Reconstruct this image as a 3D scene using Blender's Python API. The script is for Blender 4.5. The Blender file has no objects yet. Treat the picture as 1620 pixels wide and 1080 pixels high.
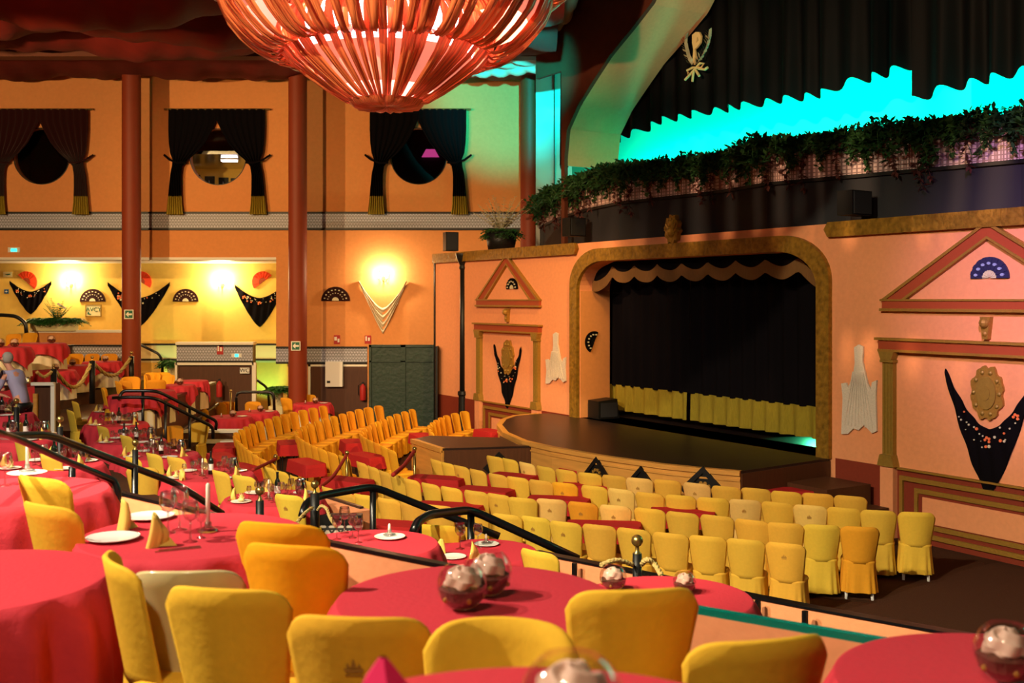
import bpy, bmesh, math, random
from mathutils import Vector, Matrix
R = random.Random(7)
PI = math.pi
SC = bpy.context.scene
COL = SC.collection
# ------------------------------------------------ camera, world, exposure
F, CX, CY, H = 1700.0, 810.0, 474.0, 3.75     # focal length and horizon of the photograph, eye height
cd = bpy.data.cameras.new('camera'); cam = bpy.data.objects.new('camera', cd); COL.objects.link(cam)
cam.location = (0, 0, H); cam.rotation_euler = (PI/2, 0, 0)
cd.sensor_width = 36; cd.lens = F/1620*36; cd.shift_y = -66/1620; cd.clip_end = 200
cd.dof.use_dof = True; cd.dof.focus_distance = 13.5; cd.dof.aperture_fstop = 2.9
SC.camera = cam
SC.view_settings.view_transform = 'Standard'; SC.view_settings.look = 'None'
SC.view_settings.gamma = 1; SC.view_settings.use_curve_mapping = False
SC.view_settings.exposure = 0.0
w = bpy.data.worlds.new('world'); SC.world = w; w.use_nodes = True
w.node_tree.nodes['Background'].inputs[0].default_value = (1, .55, .3, 1)
w.node_tree.nodes['Background'].inputs[1].default_value = .022
# ------------------------------------------------ house lights
def lamp(kind, name, loc, e, col, to=None, size=.3, spot=60, blend=.4, sy=None):
    d = bpy.data.lights.new(name, kind); d.energy = e; d.color = col
    if kind == 'AREA':
        d.size = size
        if sy: d.shape = 'RECTANGLE'; d.size_y = sy
    else: d.shadow_soft_size = size
    if kind == 'SPOT': d.spot_size = math.radians(spot); d.spot_blend = blend
    o = bpy.data.objects.new(name, d); COL.objects.link(o); o.location = loc
    if to: o.rotation_euler = (Vector(to)-Vector(loc)).to_track_quat('-Z', 'Y').to_euler()
    return o
WARM = (1, .72, .42); HOT = (1, .6, .25); CREAM = (1, .86, .66)
# spotlights placed unseen over the audience
lamp('SPOT', 'near_tables_spot', (-6.5, 4.2, 8.4), 4300, CREAM, (-.4, 5.0, 1.8), .12, 85, .6)
lamp('SPOT', 'near_added_fill', (-2.0, -1.2, 8.6), 1150, (1, .78, .5), (-.4, 4.5, 1.8), .25, 95, .6)  # added fill from above the camera, brightens the chair backs
lamp('SPOT', 'stalls_spot', (-4.5, 3, 9.2), 7000, (1, .85, .55), (.8, 15, 0), .12, 62, .5)
lamp('SPOT', 'left_tables_spot', (-9, 8, 8.6), 4600, CREAM, (-5.2, 17, .5), .14, 74, .6)
lamp('SPOT', 'left_stalls_spot', (2.5, 17.5, 8.3), 3000, (1, .60, .16), (-4.5, 26, 0), .14, 66, .6)
lamp('SPOT', 'stage_wall_spot', (-3.5, 10, 9.0), 5000, (1, .62, .34), (6.2, 18.0, 2.6), .1, 80, .6)
lamp('SPOT', 'stage_wall_far_spot', (-5, 17.5, 8.3), 3600, (1, .62, .28), (0, 27, 2.6), .15, 60, .6)
lamp('SPOT', 'pink_spot', (3, 6, 8.5), 7000, (.8, .48, 1), (8.3, 14.6, 4.4), .15, 34, .9)
lamp('SPOT', 'back_wall_spot', (-15, 17.0, 7.7), 5000, (1, .66, .3), (-12, 33, 6.6), .1, 84, .6)
lamp('SPOT', 'back_wall_centre_spot', (-9.5, 16.3, 7.8), 4600, (1, .58, .22), (-6.2, 33, 5.0), .1, 58, .9)
lamp('SPOT', 'ceiling_spot', (-10, 12, 7.0), 500, (1, .25, .12), (-9, 25, 10.5), .3, 90, .8)
lamp('SPOT', 'chandelier_spot', (-5.5, 2, 8.0), 800, (1, .62, .42), (-1.4, 12, 6.9), .1, 32, .6)
lamp('SPOT', 'arch_spot', (-3.5, 8, 8.2), 6000, (1, .6, .34), (2.6, 23.5, 9.0), .1, 22, .7)
# ------------------------------------------------ placing helpers
def at(px, py, Y): return Vector(((px-CX)*Y/F, Y, H-(py-CY)*Y/F))
def on(px, py, z): return at(px, py, (H-z)*F/(py-CY))
Z = Vector((0, 0, 1))
class Fr:
    def __init__(s, O, dx, n): s.O = Vector(O); s.dx = Vector(dx).normalized(); s.n = Vector(n).normalized()
    def p(s, a, b, c=0): return s.O+s.dx*a+s.n*c+Z*b
    def px(s, x, y, off=0):
        C = Vector((0, 0, H)); r = Vector(((x-CX)/F, 1, -(y-CY)/F))
        t = (s.O+s.n*off-C).dot(s.n)/r.dot(s.n); P = C+r*t
        return ((P-s.O).dot(s.dx), P.z)
    def mat(s):
        up = Z; m = Matrix.Identity(4)
        for i, v in enumerate((s.dx, s.n, up)):
            for j in range(3): m[j][i] = v[j]
        for j in range(3): m[j][3] = s.O[j]
        return m
SW = Fr((7.2, 15.1, 0), (-.612, 1, 0), (-1, -.612, 0))     # stage wall: a runs away from the camera, c towards the room
BW = Fr((0, 33, 0), (1, 0, 0), (0, -1, 0))
AW = Fr((0, 36, 0), (1, 0, 0), (0, -1, 0))
# ------------------------------------------------ materials
MATS = {}
def mat(name, col, rough=.7, metal=0, bump=0, scale=20, var=0, spec=.3, sheen=0, emit=0, ecol=None, objcol=False, trans=0, stretch=None):
    if name in MATS: return MATS[name]
    m = bpy.data.materials.new(name); m.use_nodes = True; nt = m.node_tree; N = nt.nodes; L = nt.links
    b = N['Principled BSDF']; b.inputs['Roughness'].default_value = rough; b.inputs['Metallic'].default_value = metal
    b.inputs['Specular IOR Level'].default_value = spec
    if sheen: b.inputs['Sheen Weight'].default_value = sheen
    b.inputs['Base Color'].default_value = (*col, 1)
    tc = N.new('ShaderNodeTexCoord'); mp = N.new('ShaderNodeMapping'); L.new(tc.outputs['Object'], mp.inputs[0])
    if stretch: mp.inputs['Scale'].default_value = stretch
    nz = N.new('ShaderNodeTexNoise'); nz.inputs['Scale'].default_value = scale; nz.inputs['Detail'].default_value = 5
    L.new(mp.outputs[0], nz.inputs['Vector'])
    src = None
    if objcol:
        oi = N.new('ShaderNodeObjectInfo'); src = oi.outputs['Color']
    if var or objcol:
        mx = N.new('ShaderNodeMix'); mx.data_type = 'RGBA'; mx.blend_type = 'MULTIPLY'; mx.inputs[0].default_value = 1
        rp = N.new('ShaderNodeMapRange'); rp.inputs['To Min'].default_value = 1-var; rp.inputs['To Max'].default_value = 1+var*.6
        L.new(nz.outputs['Fac'], rp.inputs['Value'])
        if src: L.new(src, mx.inputs[6])
        else: mx.inputs[6].default_value = (*col, 1)
        L.new(rp.outputs[0], mx.inputs[7]); L.new(mx.outputs[2], b.inputs['Base Color'])
    if bump:
        bp = N.new('ShaderNodeBump'); bp.inputs['Strength'].default_value = bump; bp.inputs['Distance'].default_value = .02
        L.new(nz.outputs['Fac'], bp.inputs['Height']); L.new(bp.outputs[0], b.inputs['Normal'])
    if emit:
        b.inputs['Emission Color'].default_value = (*(ecol or col), 1); b.inputs['Emission Strength'].default_value = emit
    if trans: b.inputs['Transmission Weight'].default_value = trans
    MATS[name] = m; return m
M = {}
M['peach'] = mat('peach_plaster', (.80, .315, .14), .8, bump=.25, scale=14, var=.12)
M['orange'] = mat('orange_plaster', (.70, .28, .09), .8, bump=.2, scale=12, var=.12)
M['yellowwall'] = mat('yellow_plaster', (.82, .55, .12), .8, bump=.1, scale=8, var=.1)
M['dadored'] = mat('dark_red_dado_paint', (.22, .03, .012), .7, var=.15)
M['column'] = mat('russet_column_paint', (.22, .033, .010), .55, var=.1, scale=4)
M['gold'] = mat('ornate_gilt', (.36, .19, .022), .45, .35, bump=1.0, scale=11, var=.9)
M['goldtrim'] = mat('gold_trim_paint', (.36, .19, .03), .5, .3, bump=.5, scale=30, var=.25)
M['redtrim'] = mat('red_trim_paint', (.35, .06, .02), .55, var=.1)
M['olive'] = mat('olive_gilt_pilaster', (.33, .20, .035), .5, .3, bump=.4, scale=20, var=.25)
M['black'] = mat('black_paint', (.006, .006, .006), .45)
M['rail'] = mat('black_rail_enamel', (.004, .004, .005), .3, spec=.5)
M['blackcloth'] = mat('black_velvet', (.004, .003, .004), .95, spec=.05)
M['upcurtain'] = mat('black_stage_drape', (.0022, .0022, .0024), .65, spec=.12)
M['winecurtain'] = mat('dark_wine_velvet', (.022, .0022, .0018), .9, spec=.1, sheen=.2)
M['fringe'] = mat('gold_fringe', (.36, .26, .016), .75, bump=.8, scale=12, var=.6, stretch=(14, 14, .6))
M['valance'] = mat('bronze_fringe', (.19, .09, .025), .8, bump=.7, scale=12, var=.4, stretch=(10, 10, .6))
M['white'] = mat('white_paint', (.8, .76, .68), .5)
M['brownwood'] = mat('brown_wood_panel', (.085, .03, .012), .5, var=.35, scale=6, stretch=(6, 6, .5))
M['stagewood'] = mat('honey_wood_fascia', (.62, .29, .06), .45, var=.35, scale=3, stretch=(.6, .6, 5))
M['stagetop'] = mat('dark_stage_boards', (.022, .011, .009), .36, var=.5, scale=1.2, bump=.05, spec=.4)
M['carpet'] = mat('brown_carpet', (.075, .032, .018), .95, bump=.5, scale=80, var=.4, spec=.05)
M['fascia'] = mat('dark_grey_fascia', (.018, .018, .022), .7)
M['ceil'] = mat('red_ceiling_fabric', (.13, .005, .002), .8, bump=.5, scale=3, var=.35)
M['beam'] = mat('brown_beam', (.12, .03, .012), .7, var=.3, scale=4)
M['canopy'] = mat('pale_canopy_fabric', (.55, .5, .42), .8, bump=.3, scale=6)
M['cyc'] = mat('teal_tinted_backdrop', (.02, .74, .60), .9)  # teal of the floodlights is put into the base colour
M['green'] = mat('dark_green_leather', (.007, .026, .015), .5, bump=.6, scale=9, var=.4, spec=.4)
M['red'] = mat('red_tablecloth', (.55, .034, .054), .8, bump=.15, scale=40, var=.08, spec=.2)
M['under'] = mat('cream_undercloth', (.8, .72, .55), .8)
M['yellow'] = mat('yellow_cover_cloth', (.7, .4, .03), .85, bump=.12, scale=30, var=.1, objcol=True, spec=.15)
M['redsmall'] = mat('side_table_cloth', (.42, .020, .020), .85, bump=.15, scale=40, var=.1, spec=.1)
M['neutral'] = mat('pale_grey_plaster', (.42, .44, .42), .8, bump=.1)
M['emb'] = mat('faded_print', (.36, .17, .03), .9)
M['plastic'] = mat('cream_plastic', (.62, .52, .26), .18, spec=.6)
M['legwhite'] = mat('white_plastic_legs', (.75, .75, .75), .4)
M['china'] = mat('white_china', (.85, .84, .8), .15, spec=.6)
M['candle'] = mat('ivory_wax', (.85, .78, .66), .4)
M['napkin'] = mat('yellow_napkin', (.82, .56, .12), .8)
M['creamnapkin'] = mat('cream_napkin', (.85, .68, .30), .8)
M['steel'] = mat('brushed_steel', (.5, .47, .44), .2, 1)
M['brass'] = mat('aged_brass', (.42, .30, .10), .28, .9, var=.3, scale=8)
M['bottle'] = mat('dark_bottle_glass', (.006, .009, .006), .08, spec=.8)
M['paper'] = mat('white_label_paper', (.8, .78, .72), .7)
M['rope'] = mat('braided_gold_rope', (.55, .40, .14), .8, bump=1, scale=40, var=.5)
M['redrope'] = mat('red_velvet_rope', (.35, .02, .015), .8)
M['leaf'] = mat('green_leaves', (.03, .13, .02), .55, var=.5, scale=9)
M['leafdark'] = mat('dark_green_leaves', (.03, .10, .025), .6, var=.6, scale=7)
M['leafbrown'] = mat('brownish_leaves', (.10, .028, .022), .7, var=.5, scale=9)
M['leafpale'] = mat('pale_dried_leaves', (.55, .50, .30), .7, var=.3)
M['rose'] = mat('cream_rose_petals', (.66, .44, .35), .6, var=.2)
M['potp'] = mat('dark_potpourri', (.10, .03, .015), .8, bump=.8, scale=25, var=.9)
M['skin'] = mat('skin', (.62, .27, .17), .55)
M['hair'] = mat('grey_hair', (.36, .31, .27), .7, bump=.4, scale=60)
M['shirt'] = mat('lavender_shirt', (.35, .32, .48), .8)
M['lace'] = mat('white_lace', (.72, .62, .52), .85, bump=.7, scale=50, var=.3)
M['shawlw'] = mat('cream_silk_shawl', (.62, .52, .38), .6)
M['orangef'] = mat('orange_fan', (.75, .06, .012), .6)
M['cream'] = mat('cream_paint', (.72, .66, .38), .6)
M['flower'] = mat('orange_embroidery', (.8, .17, .05), .7)
M['flowerw'] = mat('pale_embroidery', (.62, .55, .36), .7)
M['bluefan'] = mat('navy_fan_leaf', (.02, .02, .07), .6)
M['bluelace'] = mat('pale_blue_fan_paint', (.28, .34, .55), .6)
M['signred'] = mat('red_sign', (.42, .02, .02), .5)
M['signgreen'] = mat('green_sign', (.015, .13, .075), .5)
M['signblue'] = mat('blue_sign', (.02, .09, .30), .5)
M['exitlit'] = mat('lit_exit_panel', (.05, .8, .55), .4, emit=2.2, ecol=(.03, .85, .6))
M['tube'] = mat('fluorescent_tube', (1, .9, 1), .4, emit=9, ecol=(1, .86, 1))
M['shade'] = mat('lit_sconce_shade', (1, .8, .5), .5, emit=30, ecol=(1, .78, .42))
M['tealedge'] = mat('teal_glass_edge', (.0, .16, .12), .15, spec=.6)
M['inner'] = mat('lit_chandelier_liner', (1, .7, .6), .6, emit=7, ecol=(1, .66, .66))
M['inner2'] = mat('dim_chandelier_liner', (1, .5, .4), .6, emit=.55, ecol=(1, .38, .25))
M['bulb'] = mat('lit_bulb', (1, .8, 1), .6, emit=14, ecol=(1, .66, .95))
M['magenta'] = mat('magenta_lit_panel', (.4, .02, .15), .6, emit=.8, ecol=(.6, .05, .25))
M['posterblk'] = mat('black_poster', (.01, .012, .014), .4)
M['rednap'] = mat('crimson_napkin', (.62, .01, .10), .8)
def tile_mat(name, c1, c2, s, rot=PI/4):
    m = bpy.data.materials.new(name); m.use_nodes = True; N = m.node_tree.nodes; L = m.node_tree.links
    b = N['Principled BSDF']; b.inputs['Roughness'].default_value = .5
    tc = N.new('ShaderNodeTexCoord'); mp = N.new('ShaderNodeMapping'); L.new(tc.outputs['Object'], mp.inputs[0])
    mp.inputs['Rotation'].default_value = (rot, rot, 0)
    v = N.new('ShaderNodeTexVoronoi'); v.inputs['Randomness'].default_value = 0; v.inputs['Scale'].default_value = s
    v.distance = 'CHEBYCHEV'
    L.new(mp.outputs[0], v.inputs['Vector'])
    r = N.new('ShaderNodeValToRGB'); r.color_ramp.elements[0].color = (*c1, 1); r.color_ramp.elements[1].color = (*c2, 1)
    r.color_ramp.elements[0].position = .30; r.color_ramp.elements[1].position = .42
    L.new(v.outputs['Distance'], r.inputs[0]); L.new(r.outputs[0], b.inputs['Base Color'])
    return m
M['tile'] = tile_mat('grey_scale_tile', (.50, .52, .66), (.20, .20, .24), 16)
M['tilepink'] = tile_mat('pale_pink_tile', (.86, .62, .58), (.30, .17, .16), 15, 0)
M['tilebw'] = tile_mat('black_white_tile', (.62, .52, .42), (.02, .02, .02), 13)
def glass_mat(name, tint=(1, 1, 1), refl=.55):
    m = bpy.data.materials.new(name); m.use_nodes = True; N = m.node_tree.nodes; L = m.node_tree.links
    N.remove(N['Principled BSDF']); t = N.new('ShaderNodeBsdfTransparent'); t.inputs[0].default_value = (*tint, 1)
    g = N.new('ShaderNodeBsdfGlossy'); g.inputs['Roughness'].default_value = .04
    lw = N.new('ShaderNodeLayerWeight'); lw.inputs[0].default_value = .5
    mr = N.new('ShaderNodeMapRange'); mr.inputs['To Min'].default_value = .07 if refl > .5 else .015; mr.inputs['To Max'].default_value = refl
    mx = N.new('ShaderNodeMixShader'); L.new(lw.outputs['Facing'], mr.inputs[0]); L.new(mr.outputs[0], mx.inputs[0])
    L.new(t.outputs[0], mx.inputs[1]); L.new(g.outputs[0], mx.inputs[2]); L.new(mx.outputs[0], N['Material Output'].inputs[0])
    return m
M['globe'] = glass_mat('thin_globe_glass', (.97, .96, .95), .5)
M['glass'] = glass_mat('clear_glass', (.93, .91, .90), .75); M['pane'] = glass_mat('clear_pane', (.97, .99, .98), .25)
def drape_mat():
    m = bpy.data.materials.new('translucent_red_silk'); m.use_nodes = True; N = m.node_tree.nodes; L = m.node_tree.links
    b = N['Principled BSDF']; b.inputs['Roughness'].default_value = .36; b.inputs['Specular IOR Level'].default_value = .6
    tc = N.new('ShaderNodeTexCoord'); mp = N.new('ShaderNodeMapping'); mp.inputs['Scale'].default_value = (9, 9, .7)
    nz = N.new('ShaderNodeTexNoise'); nz.inputs['Scale'].default_value = 2.2; nz.inputs['Detail'].default_value = 3
    sx = N.new('ShaderNodeSeparateXYZ'); at2 = N.new('ShaderNodeMath'); at2.operation = 'ARCTAN2'
    L.new(tc.outputs['Object'], sx.inputs[0]); L.new(sx.outputs['Y'], at2.inputs[0]); L.new(sx.outputs['X'], at2.inputs[1])
    cb = N.new('ShaderNodeCombineXYZ'); m1 = N.new('ShaderNodeMath'); m1.operation = 'MULTIPLY'; m1.inputs[1].default_value = 22
    L.new(at2.outputs[0], m1.inputs[0]); L.new(m1.outputs[0], cb.inputs['X']); L.new(sx.outputs['Z'], cb.inputs['Z']); L.new(cb.outputs[0], nz.inputs['Vector'])
    r = N.new('ShaderNodeValToRGB'); r.color_ramp.elements[0].position = .36; r.color_ramp.elements[1].position = .60
    r.color_ramp.elements[0].color = (.20, .010, .003, 1); r.color_ramp.elements[1].color = (.85, .22, .07, 1)
    L.new(nz.outputs['Fac'], r.inputs[0]); L.new(r.outputs[0], b.inputs['Base Color'])
    bp = N.new('ShaderNodeBump'); bp.inputs['Strength'].default_value = .5; bp.inputs['Distance'].default_value = .02
    L.new(nz.outputs['Fac'], bp.inputs['Height']); L.new(bp.outputs[0], b.inputs['Normal'])
    t = N.new('ShaderNodeBsdfTranslucent'); t.inputs[0].default_value = (1, .2, .08, 1)
    mx = N.new('ShaderNodeMixShader'); mx.inputs[0].default_value = .09
    L.new(b.outputs[0], mx.inputs[1]); L.new(t.outputs[0], mx.inputs[2]); L.new(mx.outputs[0], N['Material Output'].inputs[0])
    return m
M['silk'] = drape_mat()
# ------------------------------------------------ mesh builder
class MB:
    def __init__(s): s.v = []; s.f = []
    def add(s, vs, fs):
        k = len(s.v); s.v += [Vector(v) for v in vs]; s.f += [tuple(i+k for i in f) for f in fs]; return s
    def box(s, c, d, rz=0):
        x, y, z = [q/2 for q in d]; c = Vector(c); r = Matrix.Rotation(rz, 3, 'Z')
        vs = [c+r@Vector((i*x, j*y, k*z)) for i in (-1, 1) for j in (-1, 1) for k in (-1, 1)]
        return s.add(vs, [(0, 1, 3, 2), (4, 6, 7, 5), (0, 4, 5, 1), (2, 3, 7, 6), (0, 2, 6, 4), (1, 5, 7, 3)])
    def lathe(s, prof, n=24, c=(0, 0, 0), fn=None):
        c = Vector(c); vs = []; fs = []; m = len(prof)
        for i in range(n):
            a = 2*PI*i/n
            for j, (r, z) in enumerate(prof):
                if fn: r, z = fn(a, r, z, j)
                vs.append(c+Vector((r*math.cos(a), r*math.sin(a), z)))
        for i in range(n):
            for j in range(m-1):
                a, b = i*m+j, ((i+1) % n)*m+j; fs.append((a, b, b+1, a+1))
        return s.add(vs, fs)
    def ball(s, c, r, n=14, sz=1):
        k = max(6, n//2)
        return s.lathe([(max(1e-4, r*math.sin(PI*i/k)), -r*sz*math.cos(PI*i/k)) for i in range(k+1)], n, c)
    def tube(s, pts, r, n=8, cap=True):
        pts = [Vector(p) for p in pts]; vs = []; fs = []; m = len(pts)
        for i, p in enumerate(pts):
            t = (pts[min(i+1, m-1)]-pts[max(i-1, 0)]).normalized()
            u = t.cross(Z) if abs(t.z) < .95 else t.cross(Vector((1, 0, 0)))
            u.normalize(); v = t.cross(u); rr = r[i] if isinstance(r, (list, tuple)) else r
            for k in range(n):
                a = 2*PI*k/n; vs.append(p+u*rr*math.cos(a)+v*rr*math.sin(a))
        for i in range(m-1):
            for k in range(n):
                a = i*n+k; b = i*n+(k+1) % n; fs.append((a, b, b+n, a+n))
        if cap: fs += [tuple(range(n-1, -1, -1)), tuple(range((m-1)*n, m*n))]
        return s.add(vs, fs)
    def grid(s, fn, nu, nv, closeu=False):
        vs = [fn(i/nu, j/nv) for i in range(nu+(0 if closeu else 1)) for j in range(nv+1)]; fs = []
        cu = nu if closeu else nu+1
        for i in range(nu):
            for j in range(nv):
                a = i*(nv+1)+j; b = ((i+1) % cu)*(nv+1)+j; fs.append((a, b, b+1, a+1))
        return s.add(vs, fs)
    def prism(s, outer, c0, c1, fr=None, holes=()):
        # polygon in (a,b), extruded along c; holes allowed
        bm = bmesh.new(); es = []; loops = []
        for lp in [outer]+list(holes):
            vs = [bm.verts.new((a, b, 0)) for a, b in lp]; loops.append(vs)
            es += [bm.edges.new((vs[i], vs[(i+1) % len(vs)])) for i in range(len(vs))]
        if holes or len(outer) > 4: bmesh.ops.triangle_fill(bm, edges=es, use_beauty=True)
        else: bm.faces.new(loops[0])
        bm.verts.index_update(); n = len(bm.verts)
        P = fr.p if fr else (lambda a, b, c: Vector((a, b, c)))
        vs = [P(v.co.x, v.co.y, c1) for v in bm.verts]+[P(v.co.x, v.co.y, c0) for v in bm.verts]
        fs = [tuple(v.index for v in f.verts) for f in bm.faces]
        fs = fs+[tuple(i+n for i in reversed(f)) for f in fs]
        for lp in loops:
            for i in range(len(lp)):
                a, b = lp[i].index, lp[(i+1) % len(lp)].index; fs.append((a, b, b+n, a+n))
        bm.free(); return s.add(vs, fs)
    def leaf(s, p, d, L, w, droop=0):
        p = Vector(p); d = Vector(d).normalized(); sd = d.cross(Z)
        if sd.length < .1: sd = Vector((1, 0, 0))
        sd.normalize(); sd = (sd+Z*R.uniform(-.6, .6)).normalized()
        m = p+d*L*.5; e = p+d*L-Z*droop*L
        return s.add([p, m+sd*w, e, m-sd*w], [(0, 1, 2), (0, 2, 3)])
    def mesh(s, name, m, smooth=False, off=None, recalc=True):
        me = bpy.data.meshes.new(name)
        vs = [v-off for v in s.v] if off is not None else s.v
        me.from_pydata([tuple(v) for v in vs], [], s.f)
        if recalc:
            bm = bmesh.new(); bm.from_mesh(me); bmesh.ops.recalc_face_normals(bm, faces=bm.faces); bm.to_mesh(me); bm.free()
        if smooth: me.polygons.foreach_set('use_smooth', [True]*len(me.polygons))
        me.materials.append(m); return me
    def base(s):
        xs = [v.x for v in s.v]; ys = [v.y for v in s.v]; zs = [v.z for v in s.v]
        return Vector(((min(xs)+max(xs))/2, (min(ys)+max(ys))/2, min(zs)))
def link(o): COL.objects.link(o); return o
def tagit(o, label, cat, group=None, kind=None):
    if label: o['label'] = label
    if cat: o['category'] = cat
    if group: o['group'] = group
    if kind: o['kind'] = kind
    return o
def one(name, mb, m, label, cat, group=None, smooth=False, kind=None, recalc=True):
    b = mb.base(); o = link(bpy.data.objects.new(name, mb.mesh(name, m, smooth, b, recalc))); o.location = b
    return tagit(o, label, cat, group, kind)
def struct(name, mb, m, smooth=False, label=None): 
    b = mb.base(); o = link(bpy.data.objects.new(name, mb.mesh(name, m, smooth, b))); o.location = b
    o['kind'] = 'structure'
    if label: o['label'] = label
    return o
def thing(name, label, cat, loc=(0, 0, 0), rz=0, group=None):
    o = link(bpy.data.objects.new(name, None)); o.location = loc; o.rotation_euler = (0, 0, rz); o.empty_display_size = .1
    return tagit(o, label, cat, group)
def part(name, mb, m, par, smooth=False, label=None, world=True, recalc=True):
    """world=True: vertices are world coordinates; converted to the parent's space"""
    if world:
        inv = (Matrix.Translation(par.location)@par.rotation_euler.to_matrix().to_4x4()).inverted()
        mb.v = [inv@v for v in mb.v]
    o = link(bpy.data.objects.new(name, mb.mesh(name, m, smooth, None, recalc))); o.parent = par
    if label: o['label'] = label
    return o
def dup(root, loc, rz, label=None, group=None, sc=None, col=None):
    def rec(o, p):
        c = o.copy(); COL.objects.link(c)
        if p: c.parent = p
        if col and c.type == 'MESH': c.color = (*col, 1)
        for ch in list(o.children): rec(ch, c)
        return c
    r = rec(root, None); r.location = loc; r.rotation_euler = (0, 0, rz)
    if sc: r.scale = (sc, sc, sc)
    if label: r['label'] = label
    if group: r['group'] = group
    return r
FIRST = {}
def put(root, loc, rz, label, group=None, sc=None, col=None):
    """the first use moves the original itself, later ones are copies"""
    if root.name not in FIRST:
        FIRST[root.name] = 1; root.location = loc; root.rotation_euler = (0, 0, rz)
        if sc: root.scale = (sc, sc, sc)
        root['label'] = label
        if group: root['group'] = group
        if col:
            for c in root.children:
                c.color = (*col, 1)
                for d in c.children: d.color = (*col, 1)
            if root.type == 'MESH': root.color = (*col, 1)
        return root
    o = dup(root, loc, rz, label, group, sc, col)
    if not group and 'group' in o: del o['group']
    return o
ORD = ['first', 'second', 'third', 'fourth', 'fifth', 'sixth', 'seventh', 'eighth', 'ninth', 'tenth', 'eleventh', 'twelfth',
       'thirteenth', 'fourteenth', 'fifteenth', 'sixteenth', 'seventeenth', 'eighteenth', 'nineteenth', 'twentieth', 'twenty-first',
       'twenty-second', 'twenty-third', 'twenty-fourth', 'twenty-fifth', 'twenty-sixth', 'twenty-seventh', 'twenty-eighth', 'twenty-ninth', 'thirtieth', 'thirty-first', 'thirty-second', 'thirty-third', 'thirty-fourth']
def text(mb, s, size, fr, a, b, c, ext=.004, squash=1):
    cu = bpy.data.curves.new('t', 'FONT'); cu.body = s; cu.size = size; cu.align_x = 'CENTER'; cu.align_y = 'CENTER'; cu.extrude = ext
    o = bpy.data.objects.new('t', cu); COL.objects.link(o); me = bpy.data.meshes.new_from_object(o)
    sg = -1 if fr is SW else 1
    mb.add([fr.p(a+sg*v.co.x*squash, b+v.co.y, c+v.co.z) for v in me.vertices], [tuple(p.vertices) for p in me.polygons])
    bpy.data.objects.remove(o); bpy.data.curves.remove(cu); bpy.data.meshes.remove(me); return mb
def rect(a0, b0, a1, b1): return [(a0, b0), (a1, b0), (a1, b1), (a0, b1)]
def pxrect(fr, x0, y0, x1, y1, off=0):
    a0, b0 = fr.px(x0, y1, off); a1, b1 = fr.px(x1, y0, off)
    return rect(a0, b0, a1, b1)
def circ(a, b, ra, rb=None, n=40, t0=0, t1=2*PI):
    return [(a+ra*math.cos(t0+(t1-t0)*i/n), b+(rb or ra)*math.sin(t0+(t1-t0)*i/n)) for i in range(n)]
# ================================================ FLOORS AND TIERS
struct('floor', MB().box((-2, 19, -.05), (44, 40, .1)), M['carpet'])
PA = [(4.6, 2.4), (3.1, 3.1), (1.534, 4.14), (.471, 4.85), (-.335, 5.42), (-1.106, 6.01), (-2.34, 7.13), (-2.9, 7.62)]
PAL = PA+[(-4.0, 9.0), (-5.6, 10.0), (-7.6, 11.6), (-12, 15)]
PB = [(7, 3.6), (3.4, 6.2), (1.9, 7.5), (.5, 8.8), (-.6, 9.65), (-1.7, 10.9), (-2.9, 12.2), (-4.0, 13.8), (-5.2, 15.2), (-6.6, 17.6), (-8.2, 20), (-9.6, 22), (-14, 23)]
PC = [(8.5, 5.2), (5.2, 7.6)]+[tuple(on(x, y, 1.1)[:2]) for x, y in ((1522, 1001), (1283, 958), (1200, 942), (1000, 901), (848, 871))]
PC2 = [(-1.9, 13.57), (-2.53, 14.4), (-3.4, 15.8), (-4.7, 17.6), (-5.9, 19.6), (-6.9, 22.5), (-7.2, 25), (-14, 25.4)]
def slab(name, edge, z, zb, m, back=((-20, -4), (9, -4))):
    pts = list(edge)+[(min(-20, edge[-1][0]), edge[-1][1])]+list(back)
    mb = MB(); fr = Fr((0, 0, 0), (1, 0, 0), (0, 0, 1))
    bm = bmesh.new(); vs = [bm.verts.new((x, y, 0)) for x, y in pts]
    bmesh.ops.triangle_fill(bm, edges=[bm.edges.new((vs[i], vs[(i+1) % len(vs)])) for i in range(len(vs))], use_beauty=True)
    bm.verts.index_update(); n = len(vs)
    mb.add([(x, y, z) for x, y in pts]+[(x, y, zb) for x, y in pts],
           [tuple(v.index for v in f.verts) for f in bm.faces]+[tuple(v.index+n for v in f.verts) for f in bm.faces]+
           [(i, (i+1) % n, (i+1) % n+n, i+n) for i in range(n)])
    bm.free(); return struct(name, mb, m)
slab('floor_tier_low', PC+PC2, .5, 0, M['carpet'])
slab('floor_tier_middle', PB, 1.05, .5, M['carpet'])
slab('floor_tier_upper', PAL, 1.82, 1.05, M['carpet'])
struct('floor_tier_top', MB().box((-1, -1.2, 2.0), (16, 7.0, .36)), M['carpet'])
def wallrun(pts, z0, z1, th):
    mb = MB(); L = []; Rr = []
    for i, p in enumerate(pts):
        a = Vector(pts[max(i-1, 0)]); b = Vector(pts[min(i+1, len(pts)-1)]); t = (b-a).normalized(); n = Vector((t.y, -t.x))
        L.append(Vector(p)+n*th/2); Rr.append(Vector(p)-n*th/2)
    k = len(pts)
    vs = [(p.x, p.y, z) for z in (z0, z1) for row in (L, Rr) for p in row]
    fs = []
    for i in range(k-1):
        fs += [(i, i+1, 2*k+i+1, 2*k+i), (k+i, 3*k+i, 3*k+i+1, k+i+1), (2*k+i, 2*k+i+1, 3*k+i+1, 3*k+i), (i, k+i, k+i+1, i+1)]
    fs += [(0, 2*k, 3*k, k), (k-1, 2*k-1, 4*k-1, 3*k-1)]
    return mb.add(vs, fs)
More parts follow.
